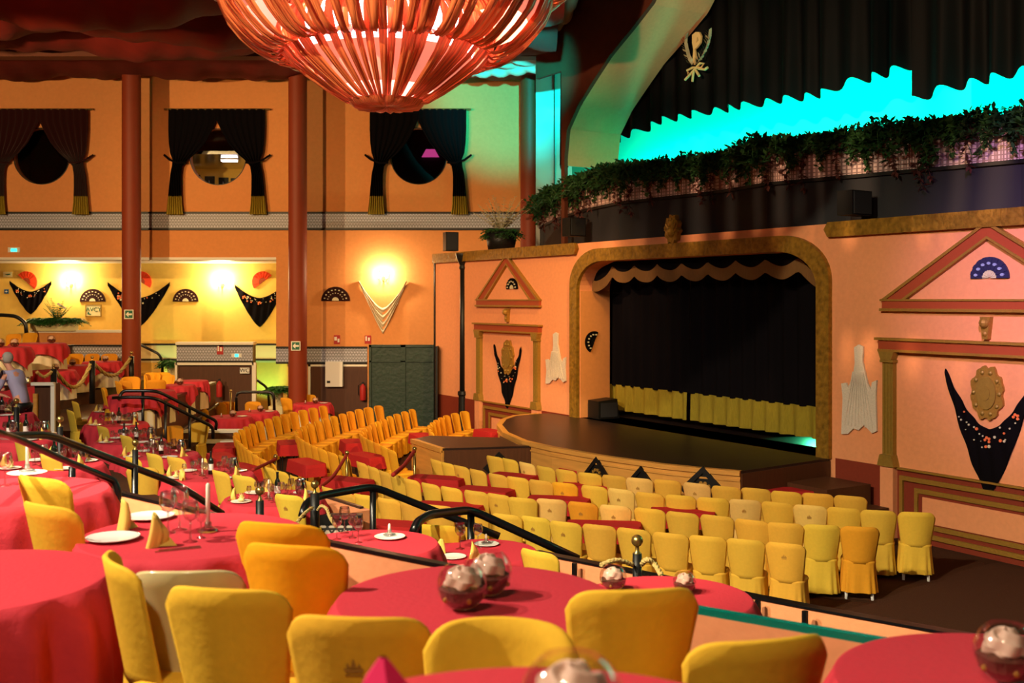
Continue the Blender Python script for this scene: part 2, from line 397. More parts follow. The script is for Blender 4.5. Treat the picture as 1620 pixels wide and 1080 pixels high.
# parapet walls, each with its own capping
t = thing('parapet_wall', 'peach parapet wall across the foreground, behind the nearest round tables', 'parapet', (*PA[3], 1.82))
part('wall_panel', wallrun(PA, 1.3, 2.40, .04), M['peach'], t)
part('capping', wallrun(PA[3:], 2.40, 2.42, .05), M['rail'], t)
part('glass_edge', wallrun(PA[:4], 2.40, 2.43, .035), M['tealedge'], t, label='teal lit glass strip on the right half')
t = thing('parapet_wall', 'lower peach parapet wall with thin black rail just in front of the stalls', 'parapet', (*PC[4], .5))
part('wall_panel', wallrun(PC, .05, 1.08, .08), M['peach'], t)
part('capping', wallrun(PC, 1.08, 1.1, .11), M['rail'], t)
for x, y0, y1 in ((864, 878, 912), (922, 886, 932), (1210, 944, 985), (1284, 960, 990)):
    p = on(x, y0, 1.1); p += Vector((-.09, -.12, 0))
    part('post', MB().tube([(p.x, p.y, .5), (p.x, p.y, 1.1)], .028), M['rail'], t)
    part('post_foot', MB().lathe([(.13, .5), (.12, .53), (.05, .66), (.02, .68)], 4, (p.x, p.y, 0)), M['rail'], t)
t = thing('parapet_wall', 'short broad topped peach parapet ending in a black and white tiled pier by the stairs', 'parapet', (-1.9, 13.57, .5))
part('wall_panel', wallrun(PC2[:2], 0, 1.08, .30), M['peach'], t)
part('capping', wallrun([(x-.02, y+.16) for x, y in PC2[:2]], 1.08, 1.11, .05), M['rail'], t)
e = Vector((-1.86, 13.50, 0))
part('pier', MB().box((-2.2, 13.34, .78), (.66, .12, .40)), M['tilebw'], t)
part('pier_band', MB().box((-2.2, 13.34, 1.03), (.68, .14, .12)), M['black'], t)
# ================================================ STAGE WALL
TOP = 5.03
def rarch(a0, a1, z0, z1, ra, rz, n=10):
    pts = [(a0, z0), (a1, z0)]
    pts += [(a1-ra+ra*math.cos(PI/2*i/n), z1-rz+rz*math.sin(PI/2*i/n)) for i in range(n+1)]
    pts += [(a0+ra-ra*math.sin(PI/2*i/n), z1-rz+rz*math.cos(PI/2*i/n)) for i in range(n+1)]
    return pts
oa0, oa1 = 3.48, 11.14
outer = [(-3.2, 0), (17.95, 0), (17.95, TOP), (-3.2, TOP)]
opening = rarch(oa0+.28, oa1-.28, 1.08, 4.60, .95, .62)
struct('wall_right', MB().prism(outer, -.85, 0, SW, [opening]), M['peach'])
# red painted dado
mb = MB()
for a0, a1 in ((-3.1, -1.36), (-1.18, 2.26), (2.44, 3.4), (11.2, 12.42), (12.6, 15.42), (15.6, 17.9)): mb.prism(rect(a0, .0, a1, 1.1), 0, .012, SW)
struct('trim_1', mb, M['dadored'])
struct('trim_2', MB().prism(rect(17.93, 0, 18.0, TOP), -.85, .03, SW), M['black'])
# carved gilt frame of the proscenium
t = thing('proscenium_frame', 'carved gilt frame with rounded corners around the stage opening', 'stage frame', SW.p(7.3, 1.16))
ofr = rarch(oa0, oa1, 1.08, 4.88, 1.1, .8)
ifr = rarch(oa0+.28, oa1-.28, 1.08, 4.60, .95, .62)
part('frame_moulding', MB().prism(ofr[1:]+[ofr[0], ifr[0]]+ifr[:1:-1]+[ifr[1]], 0, .09, SW), M['gold'], t)
a, z = SW.px(1068, 382); mb = MB()
pts = []
for i in range(26):
    th = PI*(-.5)+2*PI*i/26; r = 1+.13*math.sin(5*th*2); pts.append((a+.21*r*math.cos(th), 5.16+.28*r*math.sin(th)))
mb.prism(pts, 0, .10, SW); mb.ball(SW.p(a, 5.1, .1), .11, 10); mb.ball(SW.p(a, 5.27, .1), .08, 10)
for k in range(7): th = PI*(.1+.8*k/6); mb.tube([SW.p(a, 5.05, .1), SW.p(a+.19*math.cos(th), 5.05+.33*math.sin(th), .12)], .022, 6)
part('shell_crest', mb, M['gold'], t, label='gilt shell crest on top')
one('gilt_cornice', MB().prism([(10.95, 4.78), (17.95, 4.78), (17.95, 5.04), (10.95, 5.04), (10.88, 4.91)], 0, .1, SW), M['gold'], 'gilt cornice strip along the wall top left of the stage', 'cornice')
one('gilt_cornice', MB().prism([(-3.1, 4.80), (3.5, 4.80), (3.58, 4.93), (3.5, 5.05), (-3.1, 5.05)], 0, .1, SW), M['gold'], 'gilt cornice strip along the wall top right of the stage', 'cornice')
def portico(a, half, wh, pw):
    R_ = 'right' if a < 5 else 'left'
    t = thing('pediment', 'triangular red and gold pediment moulding on the wall %s of the stage' % R_, 'pediment', SW.p(a, 3.6), 0)
    zb, zt = 3.60, 4.86; th = .13
    part('base_moulding', MB().prism(rect(a-half, zb, a+half, zb+.15), 0, .07, SW), M['redtrim'], t)
    mb = MB()
    for s in (-1, 1):
        mb.prism([(a+s*half, zb+.15), (a, zt), (a, zt-.22), (a+s*(half-.42), zb+.15)], 0, .06, SW)
    part('raking_moulding', mb, M['redtrim'], t)
    mb = MB()
    for s in (-1, 1):
        mb.prism([(a+s*(half+.01), zb+.15), (a, zt+.03), (a, zt-.02), (a+s*(half-.08), zb+.15)], .0, .09, SW)
        mb.prism([(a+s*(half-.36), zb+.15), (a, zt-.19), (a, zt-.23), (a+s*(half-.44), zb+.15)], .0, .08, SW)
    mb.prism(rect(a-half-.03, zb-.03, a+half+.03, zb+.015), 0, .1, SW); mb.prism(rect(a-half-.03, zb+.13, a+half+.03, zb+.16), 0, .09, SW)
    part('gilt_edge', mb, M['goldtrim'], t)
    t = thing('portico', 'shallow portico of two olive pilasters under a red beam %s of the stage' % R_, 'portico', SW.p(a, 0), 0)
    part('entablature', MB().prism(rect(a-half-.03, 2.97, a+half+.03, 3.12), 0, .12, SW), M['redtrim'], t)
    mb = MB().prism(rect(a-half-.08, 3.11, a+half+.08, 3.15), 0, .16, SW); mb.prism(rect(a-half-.03, 2.93, a+half+.03, 2.97), 0, .14, SW)
    part('gilt_edge', mb, M['goldtrim'], t)
    for s in (-1, 1):
        c = a+s*(half-.13)
        mb = MB().prism(rect(c-pw/2, 1.3, c+pw/2, 2.76), 0, .09, SW)
        for k in (-1, 0, 1): mb.prism(rect(c+k*pw*.3-.012, 1.32, c+k*pw*.3+.012, 2.74), .09, .105, SW)
        mb.prism(rect(c-pw*.62, 2.76, c+pw*.62, 2.80), 0, .13, SW); mb.prism([(c-pw*.5, 2.8), (c+pw*.5, 2.8), (c+pw*.75, 2.93), (c-pw*.75, 2.93)], 0, .14, SW)
        mb.prism([(c-pw*.8, 1.12), (c+pw*.8, 1.12), (c+pw*.7, 1.2), (c+pw*.55, 1.3), (c-pw*.55, 1.3), (c-pw*.7, 1.2)], 0, .15, SW)
        q = part('pilaster', mb, M['olive'], t)
        part('plinth', MB().prism(rect(c-pw*.62, 0, c+pw*.62, 1.12), 0, .12, SW), M['peach'], t)
    # dado panel between the plinths
    i0, i1 = a-half+.13+pw*.7, a+half-.13-pw*.7
    t = thing('dado_panel', 'panelled dado with gilt mouldings and a peach field %s of the stage' % R_, 'wall panel', SW.p(a, 0), 0)
    mb = MB()
    for k, (ins, bz, tz) in enumerate(((.05, .10, 1.0), (.32, .24, .84))):
        mb.prism(rect(i0+ins, bz, i1-ins, tz), .012, .055-.012*k, SW, [rect(i0+ins+.06, bz+.07, i1-ins-.06, tz-.07)])
    mb.prism(rect(i0, 1.09, i1, 1.12), 0, .06, SW)
    part('gilt_moulding', mb, M['goldtrim'], t)
    part('peach_field', MB().prism(rect(i0+.46, .33, i1-.46, .72), .012, .03, SW), M['peach'], t)
portico(.54, 1.86, 0, .2); portico(13.97, 1.52, 0, .2)
def corbel(a, z, s, lab):
    mb = MB().prism([(a-.09*s, z+.16*s), (a+.09*s, z+.16*s), (a+.07*s, z), (a+.045*s, z-.2*s), (a-.045*s, z-.2*s), (a-.07*s, z)], 0, .09, SW)
    mb.ball(SW.p(a, z+.06*s, .1), .085*s, 10); mb.ball(SW.p(a, z-.11*s, .08), .05*s, 8)
    one('plaster_corbel', mb, M['goldtrim'], lab, 'corbel', smooth=False)
corbel(.56, 3.36, .9, 'small plaster corbel between pediment and portico right of the stage')
corbel(13.95, 3.38, .95, 'small plaster corbel between pediment and portico left of the stage')
def medallion(a, z, sa, sz, lab):
    t = thing('gilt_medallion', lab, 'medallion', SW.p(a, z-sz), 0)
    pts = []
    for i in range(48):
        th = 2*PI*i/48; r = 1+.12*abs(math.sin(4*th))-.05*math.sin(12*th); pts.append((a+sa*r*math.cos(th), z+sz*r*math.sin(th)))
    part('scrolled_rim', MB().prism(pts, 0, .05, SW), M['goldtrim'], t)
    mb = MB()
    for k, (q, c) in enumerate(((.66, .075), (.45, .055), (.3, .085))): mb.prism(circ(a, z, sa*q, sz*q, 28), 0, c, SW)
    for i in range(10):
        th = 2*PI*i/10; mb.ball(SW.p(a+sa*.86*math.cos(th), z+sz*.86*math.sin(th), .05), .035, 8)
    part('boss', mb, M['olive'], t)
medallion(.56, 2.40, .24, .36, 'large scrolled oval gilt medallion above the black shawl right of the stage')
medallion(13.95, 2.30, .26, .40, 'scrolled oval gilt medallion above the black shawl left of the stage')
def shawl_mesh(fr, a, zt, hw, zi, zb, c=.02, th=.02, ll=0, n=14, thick=.03):
    """crescent shawl: tips at (a±hw, zt), inner dip zi, lowest point zb"""
    mb = MB()
    def fn(u, v):
        s = u*2-1
        top = zi+(zt-zi)*abs(s)**1.7
        bot = zb+(zt-.12-zb)*abs(s)**1.35 if abs(s) < 1 else zt-.12
        x = a+s*hw; z = top+(bot-top)*v
        return fr.p(x, z, c+thick*(.5+.5*math.sin(u*44+v*3)))
    mb.grid(fn, 72, n)
    mb.grid(lambda u, v: fn(u, v)-fr.n*.02, 72, n)
    return mb
def shawl(fr, a, zt, hw, zi, zb, lab, m, deco=True, seed=1):
    t = thing('fringed_shawl', lab, 'shawl', fr.p(a, zb, .0), 0)
    part('cloth', shawl_mesh(fr, a, zt, hw, zi, zb), m, t, smooth=True)
    if deco:
        r = random.Random(seed); mb = MB(); m2 = MB()
        for i in range(26):
            s = r.uniform(-.7, .7); top = zi+(zt-zi)*abs(s)**1.7; q = r.uniform(.05, .35)
            zz = top-(top-zb)*q*(1-abs(s)*.6); x = a+s*hw; k = r.uniform(.010, .022)*hw*1.2
            (mb if i % 6 == 0 else m2).prism(circ(x, zz, k*(1.4 if i % 3 == 0 else .8), None, 7), .05, .062, fr)
        for s in (0, -.62):
            for i in range(4):
                x = a+s*hw+.05*hw*math.cos(i*1.26); top = zi+(zt-zi)*abs(s)**1.7; zz = top-.22*hw+.05*hw*math.sin(i*1.26)
                mb.prism(circ(x, zz, .030*hw, None, 8), .05, .064, fr)
        part('embroidery', mb, M['flower'], t, label='orange embroidered flowers'); part('embroidered_leaves', m2, M['flowerw'], t)
shawl(SW, .54, 2.72, .72, 1.88, .92, 'black embroidered shawl hung in a deep V on the wall right of the stage', M['blackcloth'], seed=3)
shawl(SW, 13.97, 2.62, .66, 1.86, 1.02, 'black embroidered shawl hung in a narrow V on the wall left of the stage', M['blackcloth'], seed=5)
def half_fan(fr, a, z, r, lab, m1, m2, rot=0, c=.03, name='hand_fan', ribs=True, spread=PI):
    t = thing(name, lab, 'fan', fr.p(a, z, .0), 0)
    def P(rr, th): th += rot; return (a+rr*math.cos(th), z+rr*math.sin(th))
    e = (PI-spread)/2; n = 18
    ths = [e+spread*i/n for i in range(n+1)]
    for nm, r0, r1, mm, c0, c1 in (('fan_leaf', .38*r, r, m1, 0, c), ('sticks', .06*r, .40*r, m2, 0, c*.8)):
        mb = MB()
        for i in range(n):
            o = .012*(i % 2)
            mb.prism([P(r0, ths[i]), P(r1, ths[i]), P(r1, ths[i+1]), P(r0, ths[i+1])], c0, c1+o, fr)
        part(nm, mb, mm, t)
    if ribs:
        mb = MB()
        for i in range(7):
            th = e+spread*(i+.5)/7; q = P(.7*r, th)
            mb.prism(circ(q[0], q[1], .10*r, .07*r, 8), c, c+.02, fr)
        part('painted_pattern', mb, M['flowerw'] if m1 is not M['bluefan'] else M['bluelace'], t)
a, z = SW.px(1567, 440); half_fan(SW, a, z, .31, 'navy and pale blue hand fan inside the pediment right of the stage', M['bluefan'], M['flowerw'])
a, z = SW.px(811, 457); half_fan(SW, a, z, .27, 'small dark hand fan inside the pediment left of the stage', M['blackcloth'], M['flowerw'])
# lace mantillas
def mantilla(a, z1, z0, hw, lab):
    t = [(0, z1), (.25, z1-.03), (.22, z1-.28), (.3, z1-.38), (.5, z1-.62), (.7, z1-.72), (.75, z1-.60), (1, z1-.56), (.95, z1-.8), (1, z0+.12), (.75, z0+.08), (.3, z0+.2), (0, z0+.1), (-.3, z0+.12), (-.6, z0+.02), (-1, z0), (-.92, z1-.9), (-1, z1-.66), (-.72, z1-.64), (-.6, z1-.72), (-.3, z1-.5), (-.22, z1-.3), (-.25, z1-.05)]
    mb = MB().prism([(a-x*hw, z) for x, z in t], .01, .045, SW)
    for k in range(9):
        x = a+hw*(-.8+.2*k); mb.tube([SW.p(x, z0+.16, .05), SW.p(a+(x-a)*.35, z1-.45, .06)], .012, 6)
    one('lace_mantilla', mb, M['lace'], lab, 'shawl')
a, z = SW.px(1361, 560); mantilla(a, 3.02, 1.52, .36, 'white lace mantilla pinned to the wall right of the stage frame')
a, z = SW.px(881, 560); mantilla(a, 2.99, 1.76, .42, 'white lace mantilla pinned to the wall left of the stage frame')
# iron column before the wall
c0 = at(732, 560, 29.0); mb = MB()
t = thing('iron_column', 'slender black cast iron column at the left end of the stage wall', 'column', (c0.x, c0.y, 0))
part('shaft', MB().tube([(c0.x, c0.y, 1.25), (c0.x, c0.y, 4.6)], [.085, .07], 14), M['black'], t, smooth=True)
part('capital', MB().lathe([(.07, 4.55), (.10, 4.6), (.08, 4.68), (.16, 4.85), (.19, 4.95), (.19, 5.0), (.01, 5.0)], 14, (c0.x, c0.y, 0)), M['black'], t)
part('base', MB().lathe([(.16, 0), (.16, .1), (.12, .2), (.11, 1.15), (.14, 1.2), (.13, 1.28), (.085, 1.3)], 14, (c0.x, c0.y, 0)), M['black'], t)
# ================================================ STAGE
SZ = 1.08
spx = [(905, 653), (850, 654), (815, 657), (797, 663), (790, 672), (800, 684), (830, 697), (875, 707), (950, 720), (1050, 734), (1110, 740), (1172, 745)]
S2 = [on(x, y, SZ)[:] for x, y in spx]; S2 = [(p[0], p[1]) for p in S2]+[tuple(SW.p(oa0+.05, 0, .02)[:2])]
bk = [tuple(SW.p(oa0+.1, 0, -3.4)[:2]), tuple(SW.p(oa1-.1, 0, -3.4)[:2]), tuple(SW.p(oa1-.1, 0, 0)[:2])]
def flat(pts, z0, z1):
    mb = MB(); bm = bmesh.new(); vs = [bm.verts.new((x, y, 0)) for x, y in pts]
    bmesh.ops.triangle_fill(bm, edges=[bm.edges.new((vs[i], vs[(i+1) % len(vs)])) for i in range(len(vs))], use_beauty=True)
    bm.verts.index_update(); n = len(vs)
    mb.add([(x, y, z1) for x, y in pts]+[(x, y, z0) for x, y in pts],
           [tuple(v.index for v in f.verts) for f in bm.faces]+[tuple(v.index+n for v in f.verts) for f in bm.faces]+
           [(i, (i+1) % n, (i+1) % n+n, i+n) for i in range(n)]); bm.free(); return mb
t = thing('stage', 'raised main stage with dark boards and a curved honey wood front', 'stage', (*S2[7], 0))
part('stage_floor', flat(S2+[tuple(SW.p(oa0+.3, 0, .02)[:2]), tuple(SW.p(oa0+.3, 0, -3.4)[:2]), tuple(SW.p(oa1-.3, 0, -3.4)[:2]), tuple(SW.p(oa1-.3, 0, .03)[:2])], SZ-.04, SZ), M['stagetop'], t)
part('stage_front', wallrun(S2[1:12], 0, SZ-.04, .06), M['stagewood'], t)
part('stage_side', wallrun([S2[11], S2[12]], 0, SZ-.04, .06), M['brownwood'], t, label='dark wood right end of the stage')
part('edge_moulding', wallrun(S2[1:12], SZ-.07, SZ+.006, .12), M['stagewood'], t)
part('edge_moulding', wallrun(S2[1:12], SZ-.16, SZ-.13, .10), M['stagewood'], t)
def diamond(px, py, fr, c, s=1, lit=False):
    a, z = fr.px(px, py); r = .40*s
    t = thing('diamond_grille', '%s diamond grille on the stage front' % lit, 'grille', fr.p(a, z-r-.0, .0), 0)
    out = [(a-r, z-r), (a, z-2*r), (a+r, z-r), (a, z)]
    z -= 0
    k = .72
    inn = [(a-r*k, z-r), (a, z-r-r*k), (a+r*k, z-r), (a, z-r+r*k)]
    part('frame', MB().prism(out, 0, c, fr, [inn]), M['black'], t)
    mb = MB(); m2 = MB().prism(inn, 0, c*.3, fr)
    part('backing', m2, M['black'], t)
    for i in range(10):
        th = PI/5*i; mb.prism(circ(a+r*.3*math.cos(th), z-r+r*.3*math.sin(th), .035*s, None, 6), c*.3, c*.8, fr)
    mb.prism(circ(a, z-r, .05*s, None, 8), c*.3, c*.8, fr)
    part('fretwork', mb, M['goldtrim'] if 'pale' not in lit else M['tile'], t)
def frw(i):
    a = Vector((*S2[i], 0)); b = Vector((*S2[i+1], 0)); d = (b-a).normalized(); n = Vector((d.y, -d.x, 0)); 
    if n.y > 0: n = -n
    return Fr(a+n*.035, d, n)
diamond(945, 722, frw(7), .04, .8, 'leftmost dark fretwork'); diamond(1015, 737, frw(8), .04, .8, 'middle pale backed'); diamond(1113, 737, frw(10), .04, .95, 'rightmost dark fretwork')
# side platform
pz = 1.02
pp = [on(653, 694, pz), on(700, 709, pz), on(874, 703.5, pz)]; pp = [tuple(p[:2]) for p in pp]
pb = [S2[6], S2[5], (S2[5][0]-.1, 21.3), (pp[0][0]+.3, 21.6)]
t = thing('side_platform', 'lower wooden platform joined to the left of the main stage', 'platform', (*pp[1], 0))
part('platform_top', flat([pp[0], pp[1], (pp[2][0]-.06, pp[2][1]-.06), (S2[6][0]-.12, S2[6][1]-.1), (S2[5][0]-.12, S2[5][1]), pb[2], pb[3]], pz-.04, pz), M['stagetop'], t)
part('left_side', wallrun([pp[0], pp[1]], 0, pz-.04, .05), M['stagewood'], t)
part('front_side', wallrun([(pp[1][0]+.03, pp[1][1]), (pp[2][0]-.08, pp[2][1]-.03)], 0, pz-.04, .05), M['brownwood'], t, label='dark brown wood front')
part('edge_moulding', wallrun([pp[0], pp[1]], pz-.08, pz+.005, .1), M['stagewood'], t)
f2 = Fr((*pp[1], 0), (pp[2][0]-pp[1][0], pp[2][1]-pp[1][1], 0), (pp[2][1]-pp[1][1], -(pp[2][0]-pp[1][0]), 0)); f2.O += f2.n*.03
diamond(789, 714, f2, .04, .75, 'dark side platform')
# steps up to the stage at the right
t = thing('stage_steps', 'dark wooden steps beside the right end of the stage', 'steps', (*S2[11], 0))
for k, (x0, x1, off0, off1, zz) in enumerate(((2.55, 3.45, .15, 1.15, .8), (2.2, 3.45, .15, 1.45, .48))):
    part('step', MB().prism(rect(x0, 0, x1, zz), off0, off1, SW), M['brownwood'], t)
# interior of the stage
a0, a1 = SW.px(1335, 650, -.95)[0], SW.px(958, 600, -.95)[0]
def curtain(mb, fr, a0, a1, zt, zb, c, amp=.05, per=.22, n=None, zbf=None):
    n = n or int(abs(a1-a0)/per*8)
    ph = R.uniform(0, 6)
    def f(u, v):
        a = a0+(a1-a0)*u; b = zb if zbf is None else zbf(u)
        z = zt+(b-zt)*v
        k = math.sin(2*PI*(a1-a0)*u/per+ph+1.3*math.sin(u*9))
        return fr.p(a, z, c+amp*k*(.4+.6*v))
    mb.grid(f, n, 6); return mb
for lab, x0, x1, nm in (('right half of the closed black stage curtain with a gold hem', 1330, 1094, 0), ('left half of the closed black stage curtain with a gold hem', 1088, 958, 1)):
    b0, b1 = SW.px(x0, 600, -.95)[0], SW.px(x1, 600, -.95)[0]
    if x0 > 1300: b0 = 2.2
    t = thing('stage_curtain', lab, 'curtain', SW.p((b0+b1)/2, SZ, -.95), 0)
    part('velvet', curtain(MB(), SW, b0, b1, 5.0, 1.78, -.97, .07, .4), M['blackcloth'], t, smooth=True)
    part('gold_hem', curtain(MB(), SW, b0, b1, 1.80, 1.22, -.94, .07, .4), M['fringe'], t, smooth=True)
mb = MB()
struct('wall_stage_back', MB().prism(rect(1.5, 0, 13, 6.0), -3.6, -3.4, SW), M['fascia'])
struct('ceiling_stage', MB().prism(rect(1.5, 4.92, 13, 5.0), -3.4, -.86, SW), M['fascia'])
# scalloped valance
t = thing('stage_valance', 'black valance with bronze fringed scallops under the stage arch', 'valance', SW.p(7.3, 4.1, -.3), 0)
nsc = 9; va0, va1 = oa0+.3, oa1-.3
def sc(u, top):
    k = (u*nsc) % 1; e = min(u, 1-u)*nsc
    return 4.36+.14*(2*k-1)**2-.06*(1 if top else 1)*0-max(0, (.9-e))*.34
part('pelmet', MB().grid(lambda u, v: SW.p(va0+(va1-va0)*u, 4.95+(sc(u, 1)-4.95)*v, -.36+.03*math.sin(u*60)), 120, 4), M['blackcloth'], t)
part('fringe', MB().grid(lambda u, v: SW.p(va0+(va1-va0)*u, sc(u, 1)-.24*v, -.33+.02*math.sin(u*60)), 120, 3), M['valance'], t, smooth=True)
p = at(955, 640, 24.3)
t = thing('stage_monitor', 'black wedge monitor speaker on the left of the stage floor', 'speaker', (p.x, p.y, SZ), .5)
part('cabinet', MB().prism([(-.28, 0), (.28, 0), (.22, .44), (-.28, .40)], -.22, .22, Fr((0, 0, 0), (1, 0, 0), (0, -1, 0))), M['black'], t, world=False)
part('grille', MB().box((0, -.225, .2), (.44, .012, .32)), M['fascia'], t, world=False)
JF = Fr(SW.p(oa1-.285, 0, 0), -SW.n, -SW.dx)          # inner face of the left jamb
struct('trim_17', MB().prism(rect(.02, SZ, .84, 3.95), 0, .008, JF), M['orange'])
a, z = JF.px(939, 541); half_fan(JF, a, z, .25, 'black hand fan on the orange jamb inside the stage opening', M['blackcloth'], M['black'], rot=1.1)
# ================================================ UPPER STAGE
UB = Fr(SW.p(0, 0, -.35), SW.dx, SW.n)
edge = [(1700, 246), (1620, 255), (1500, 266), (1378, 277), (1220, 291), (1140, 304), (1040, 315), (986, 321), (930, 333), (890, 346), (866, 357)]
E2 = [tuple(on(x, y, 5.84)[:2]) for x, y in edge]; E2 = [(7.9, 14.6)]+E2
struct('wall_balcony', wallrun(E2+[(.6, 31.5)], 4.9, 5.84, .2), M['fascia'])
struct('trim_3', wallrun([(x-.03, y-.02) for x, y in E2], 5.80, 5.86, .26), M['black'])
struct('wall_tiled', wallrun(E2, 5.86, 6.42, .2), M['tilepink'])
struct('ceiling_ledge', MB().prism(rect(-3.2, 4.96, 17.95, TOP), -1.4, -.86, SW), M['fascia'])
struct('floor_balcony', flat(E2+[(.6, 31.5), (5, 33), (14, 24), (14, 14)], 6.05, 6.1), M['fascia'])
CYF = Fr(SW.p(0, 0, -4.2), SW.dx, SW.n)
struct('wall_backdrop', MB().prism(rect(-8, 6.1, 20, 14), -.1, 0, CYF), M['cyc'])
for k, (a0, a1, e) in enumerate(((-7, -2, 330), (-2, 4, 400), (4, 9, 400), (9, 14.5, 330))):
    am = (a0+a1)/2
    o = lamp('AREA', 'teal_floodlight', SW.p(am, 6.2, -3.1), e, (.0, 1, .68), SW.p(am, 7.0, -4.2), a1-a0, sy=.15)
    if a1 < 14: lamp('AREA', 'teal_footlight', SW.p(am, 6.2, -1.7), 75, (.0, 1, .74), SW.p(am, 8.6, -2.4), a1-a0, sy=.1)
lamp('SPOT', 'teal_side_spot', SW.p(5.5, 8.3, 4.5), 21000, (.0, .85, .85), at(800, 150, 33), .08, 22, .8)
lamp('SPOT', 'teal_foliage_spot', at(868, 312, 29.6), 330, (.0, 1, .70), at(868, 170, 30.6), .08, 120, .8)
# arch wall of the upper stage
AO = Fr(SW.p(0, 0, -.55), SW.dx, SW.n)
ip = [(893, 262), (893, 250), (897, 205), (915, 165), (940, 125), (964, 88), (1000, 44), (1030, 5), (1052, -40), (1110, -110), (1250, -180), (1500, -230)]
ia = [AO.px(x, y) for x, y in ip]
ac = AO.px(848, 60)[0]; zc = AO.px(870, 118)[1]; aj = ia[0][0]
struct('wall_arch', MB().prism([(aj, 5.0)]+ia[1:]+[(-6, 12.4), (-6, 14), (ac, 14), (ac, zc), (aj+.14, zc), (aj+.14, 5.0)], -.1, 0, AO), M['beam'])
# peach reveal of the arch
def rev(u, v):
    k = u*(len(ia)-1); i = min(int(k), len(ia)-2); q = k-i
    return AO.p(ia[i][0]+(ia[i+1][0]-ia[i][0])*q, ia[i][1]+(ia[i+1][1]-ia[i][1])*q, -.1-1.5*v)
struct('trim_4', MB().grid(rev, 60, 2), M['peach'])
# front pilaster of the arch, lit teal
x0, x1 = at(848, 0, 30.6).x, at(905, 0, 30.6).x
struct('wall_corner', MB().box(((x0+x1)/2, 30.75, 8.2), (x1-x0, .2, 6.4)), M['neutral'])
struct('trim_16', MB().box((x0+.52, 30.62, 8.2), (.03, .1, 6.4)), M['beam'])
# upper curtains
CF = Fr(SW.p(0, 0, -2.3), SW.dx, SW.n)
hem = [(885, 268), (930, 243), (960, 226), (1000, 212), (1050, 190), (1100, 180), (1150, 172), (1200, 163), (1260, 155), (1310, 146), (1340, 130), (1400, 118), (1452, 98)]
hem2 = [(1444, 158), (1500, 140), (1545, 128), (1580, 122), (1620, 112), (1700, 98)]
def hemc(mb, pts, c, zt=13.5, amp=.12):
    ab = [CF.px(x, y, c) for x, y in pts]; n = len(ab)-1
    L = abs(ab[-1][0]-ab[0][0])
    def f(u, v):
        k = u*n; i = min(int(k), n-1); q = k-i
        a = ab[i][0]+(ab[i+1][0]-ab[i][0])*q; zb = ab[i][1]+(ab[i+1][1]-ab[i][1])*q
        w_ = math.sin(a*2*PI/.55+.8*math.sin(a*3)); w2 = math.sin(a*2*PI/1.3)
        zb += .07*w_
        z = zt+(zb-zt)*(v**.7)
        return CF.p(a, z, c+amp*(w_*.7+.5*w2)*(.3+.7*v))
    mb.grid(f, int(L/.045), 12); return mb
for lab, h, c in (('long black drape over the upper stage, left of the step in its hem', hem, 0), ('black drape over the upper stage at the right edge, hanging lower', hem2, .25)):
    o = one('stage_drape', hemc(MB(), h, c), M['upcurtain'], lab, 'curtain', smooth=True, recalc=False)
# emblem with the letter P
ef = Fr(CF.p(0, 0, .22), SW.dx, SW.n)
a, z = ef.px(1103, 92)
t = thing('laurel_emblem', 'gilt letter P between two laurel sprigs on the black upper curtain', 'emblem', ef.p(a, z-.6), 0)
k = .0128*1.18
def E(x, y): return (a-(x-1103)*.0195, z-(y-92)*.0142)
mb = MB(); 
mb.prism([E(*q) for q in ((1097, 54), (1103, 51), (1109, 53), (1112, 60), (1111, 70), (1105, 76), (1101, 78), (1103, 90), (1100, 102), (1098, 90), (1099, 78), (1097, 66))], 0, .05, ef, [[E(*q) for q in ((1105, 61), (1107, 60), (1108, 66), (1104, 69))]])
part('letter_p', mb, M['creamnapkin'], t)
for s, pts in ((-1, ((1096, 101), (1090, 92), (1086, 78), (1083, 64), (1085, 50))), (1, ((1104, 101), (1113, 92), (1120, 80), (1124, 68), (1125, 56)))):
    mb = MB(); P3 = [ef.p(*E(*q), .03) for q in pts]; mb.tube(P3, .012, 5)
    for i in range(len(P3)-1):
        for q in (0, .33, .66):
            b = P3[i].lerp(P3[i+1], q); d = (P3[i+1]-P3[i]).normalized()
            for sd in (-1, 1): mb.leaf(b, d+SW.dx*sd*.9+SW.n*.2, .16, .04)
    part('laurel_sprig', mb, M['leafpale'], t)
mb = MB()
for q in (((1084, 122), (1098, 112), (1110, 102), (1116, 104), (1112, 110), (1098, 106), (1088, 108), (1090, 114)), ((1108, 110), (1118, 114), (1123, 112)), ((1097, 128), (1099, 112)), ((1109, 122), (1102, 110))):
    mb.tube([ef.p(*E(*p), .04) for p in q], .03, 6)
part('ribbon_bow', mb, M['creamnapkin'], t)
lamp('SPOT', 'green_backstage_lamp', SW.p(6.0, 1.75, -2.3), 160, (.08, 1, .42), SW.p(5.0, 1.08, -.8), .05, 70, .5)
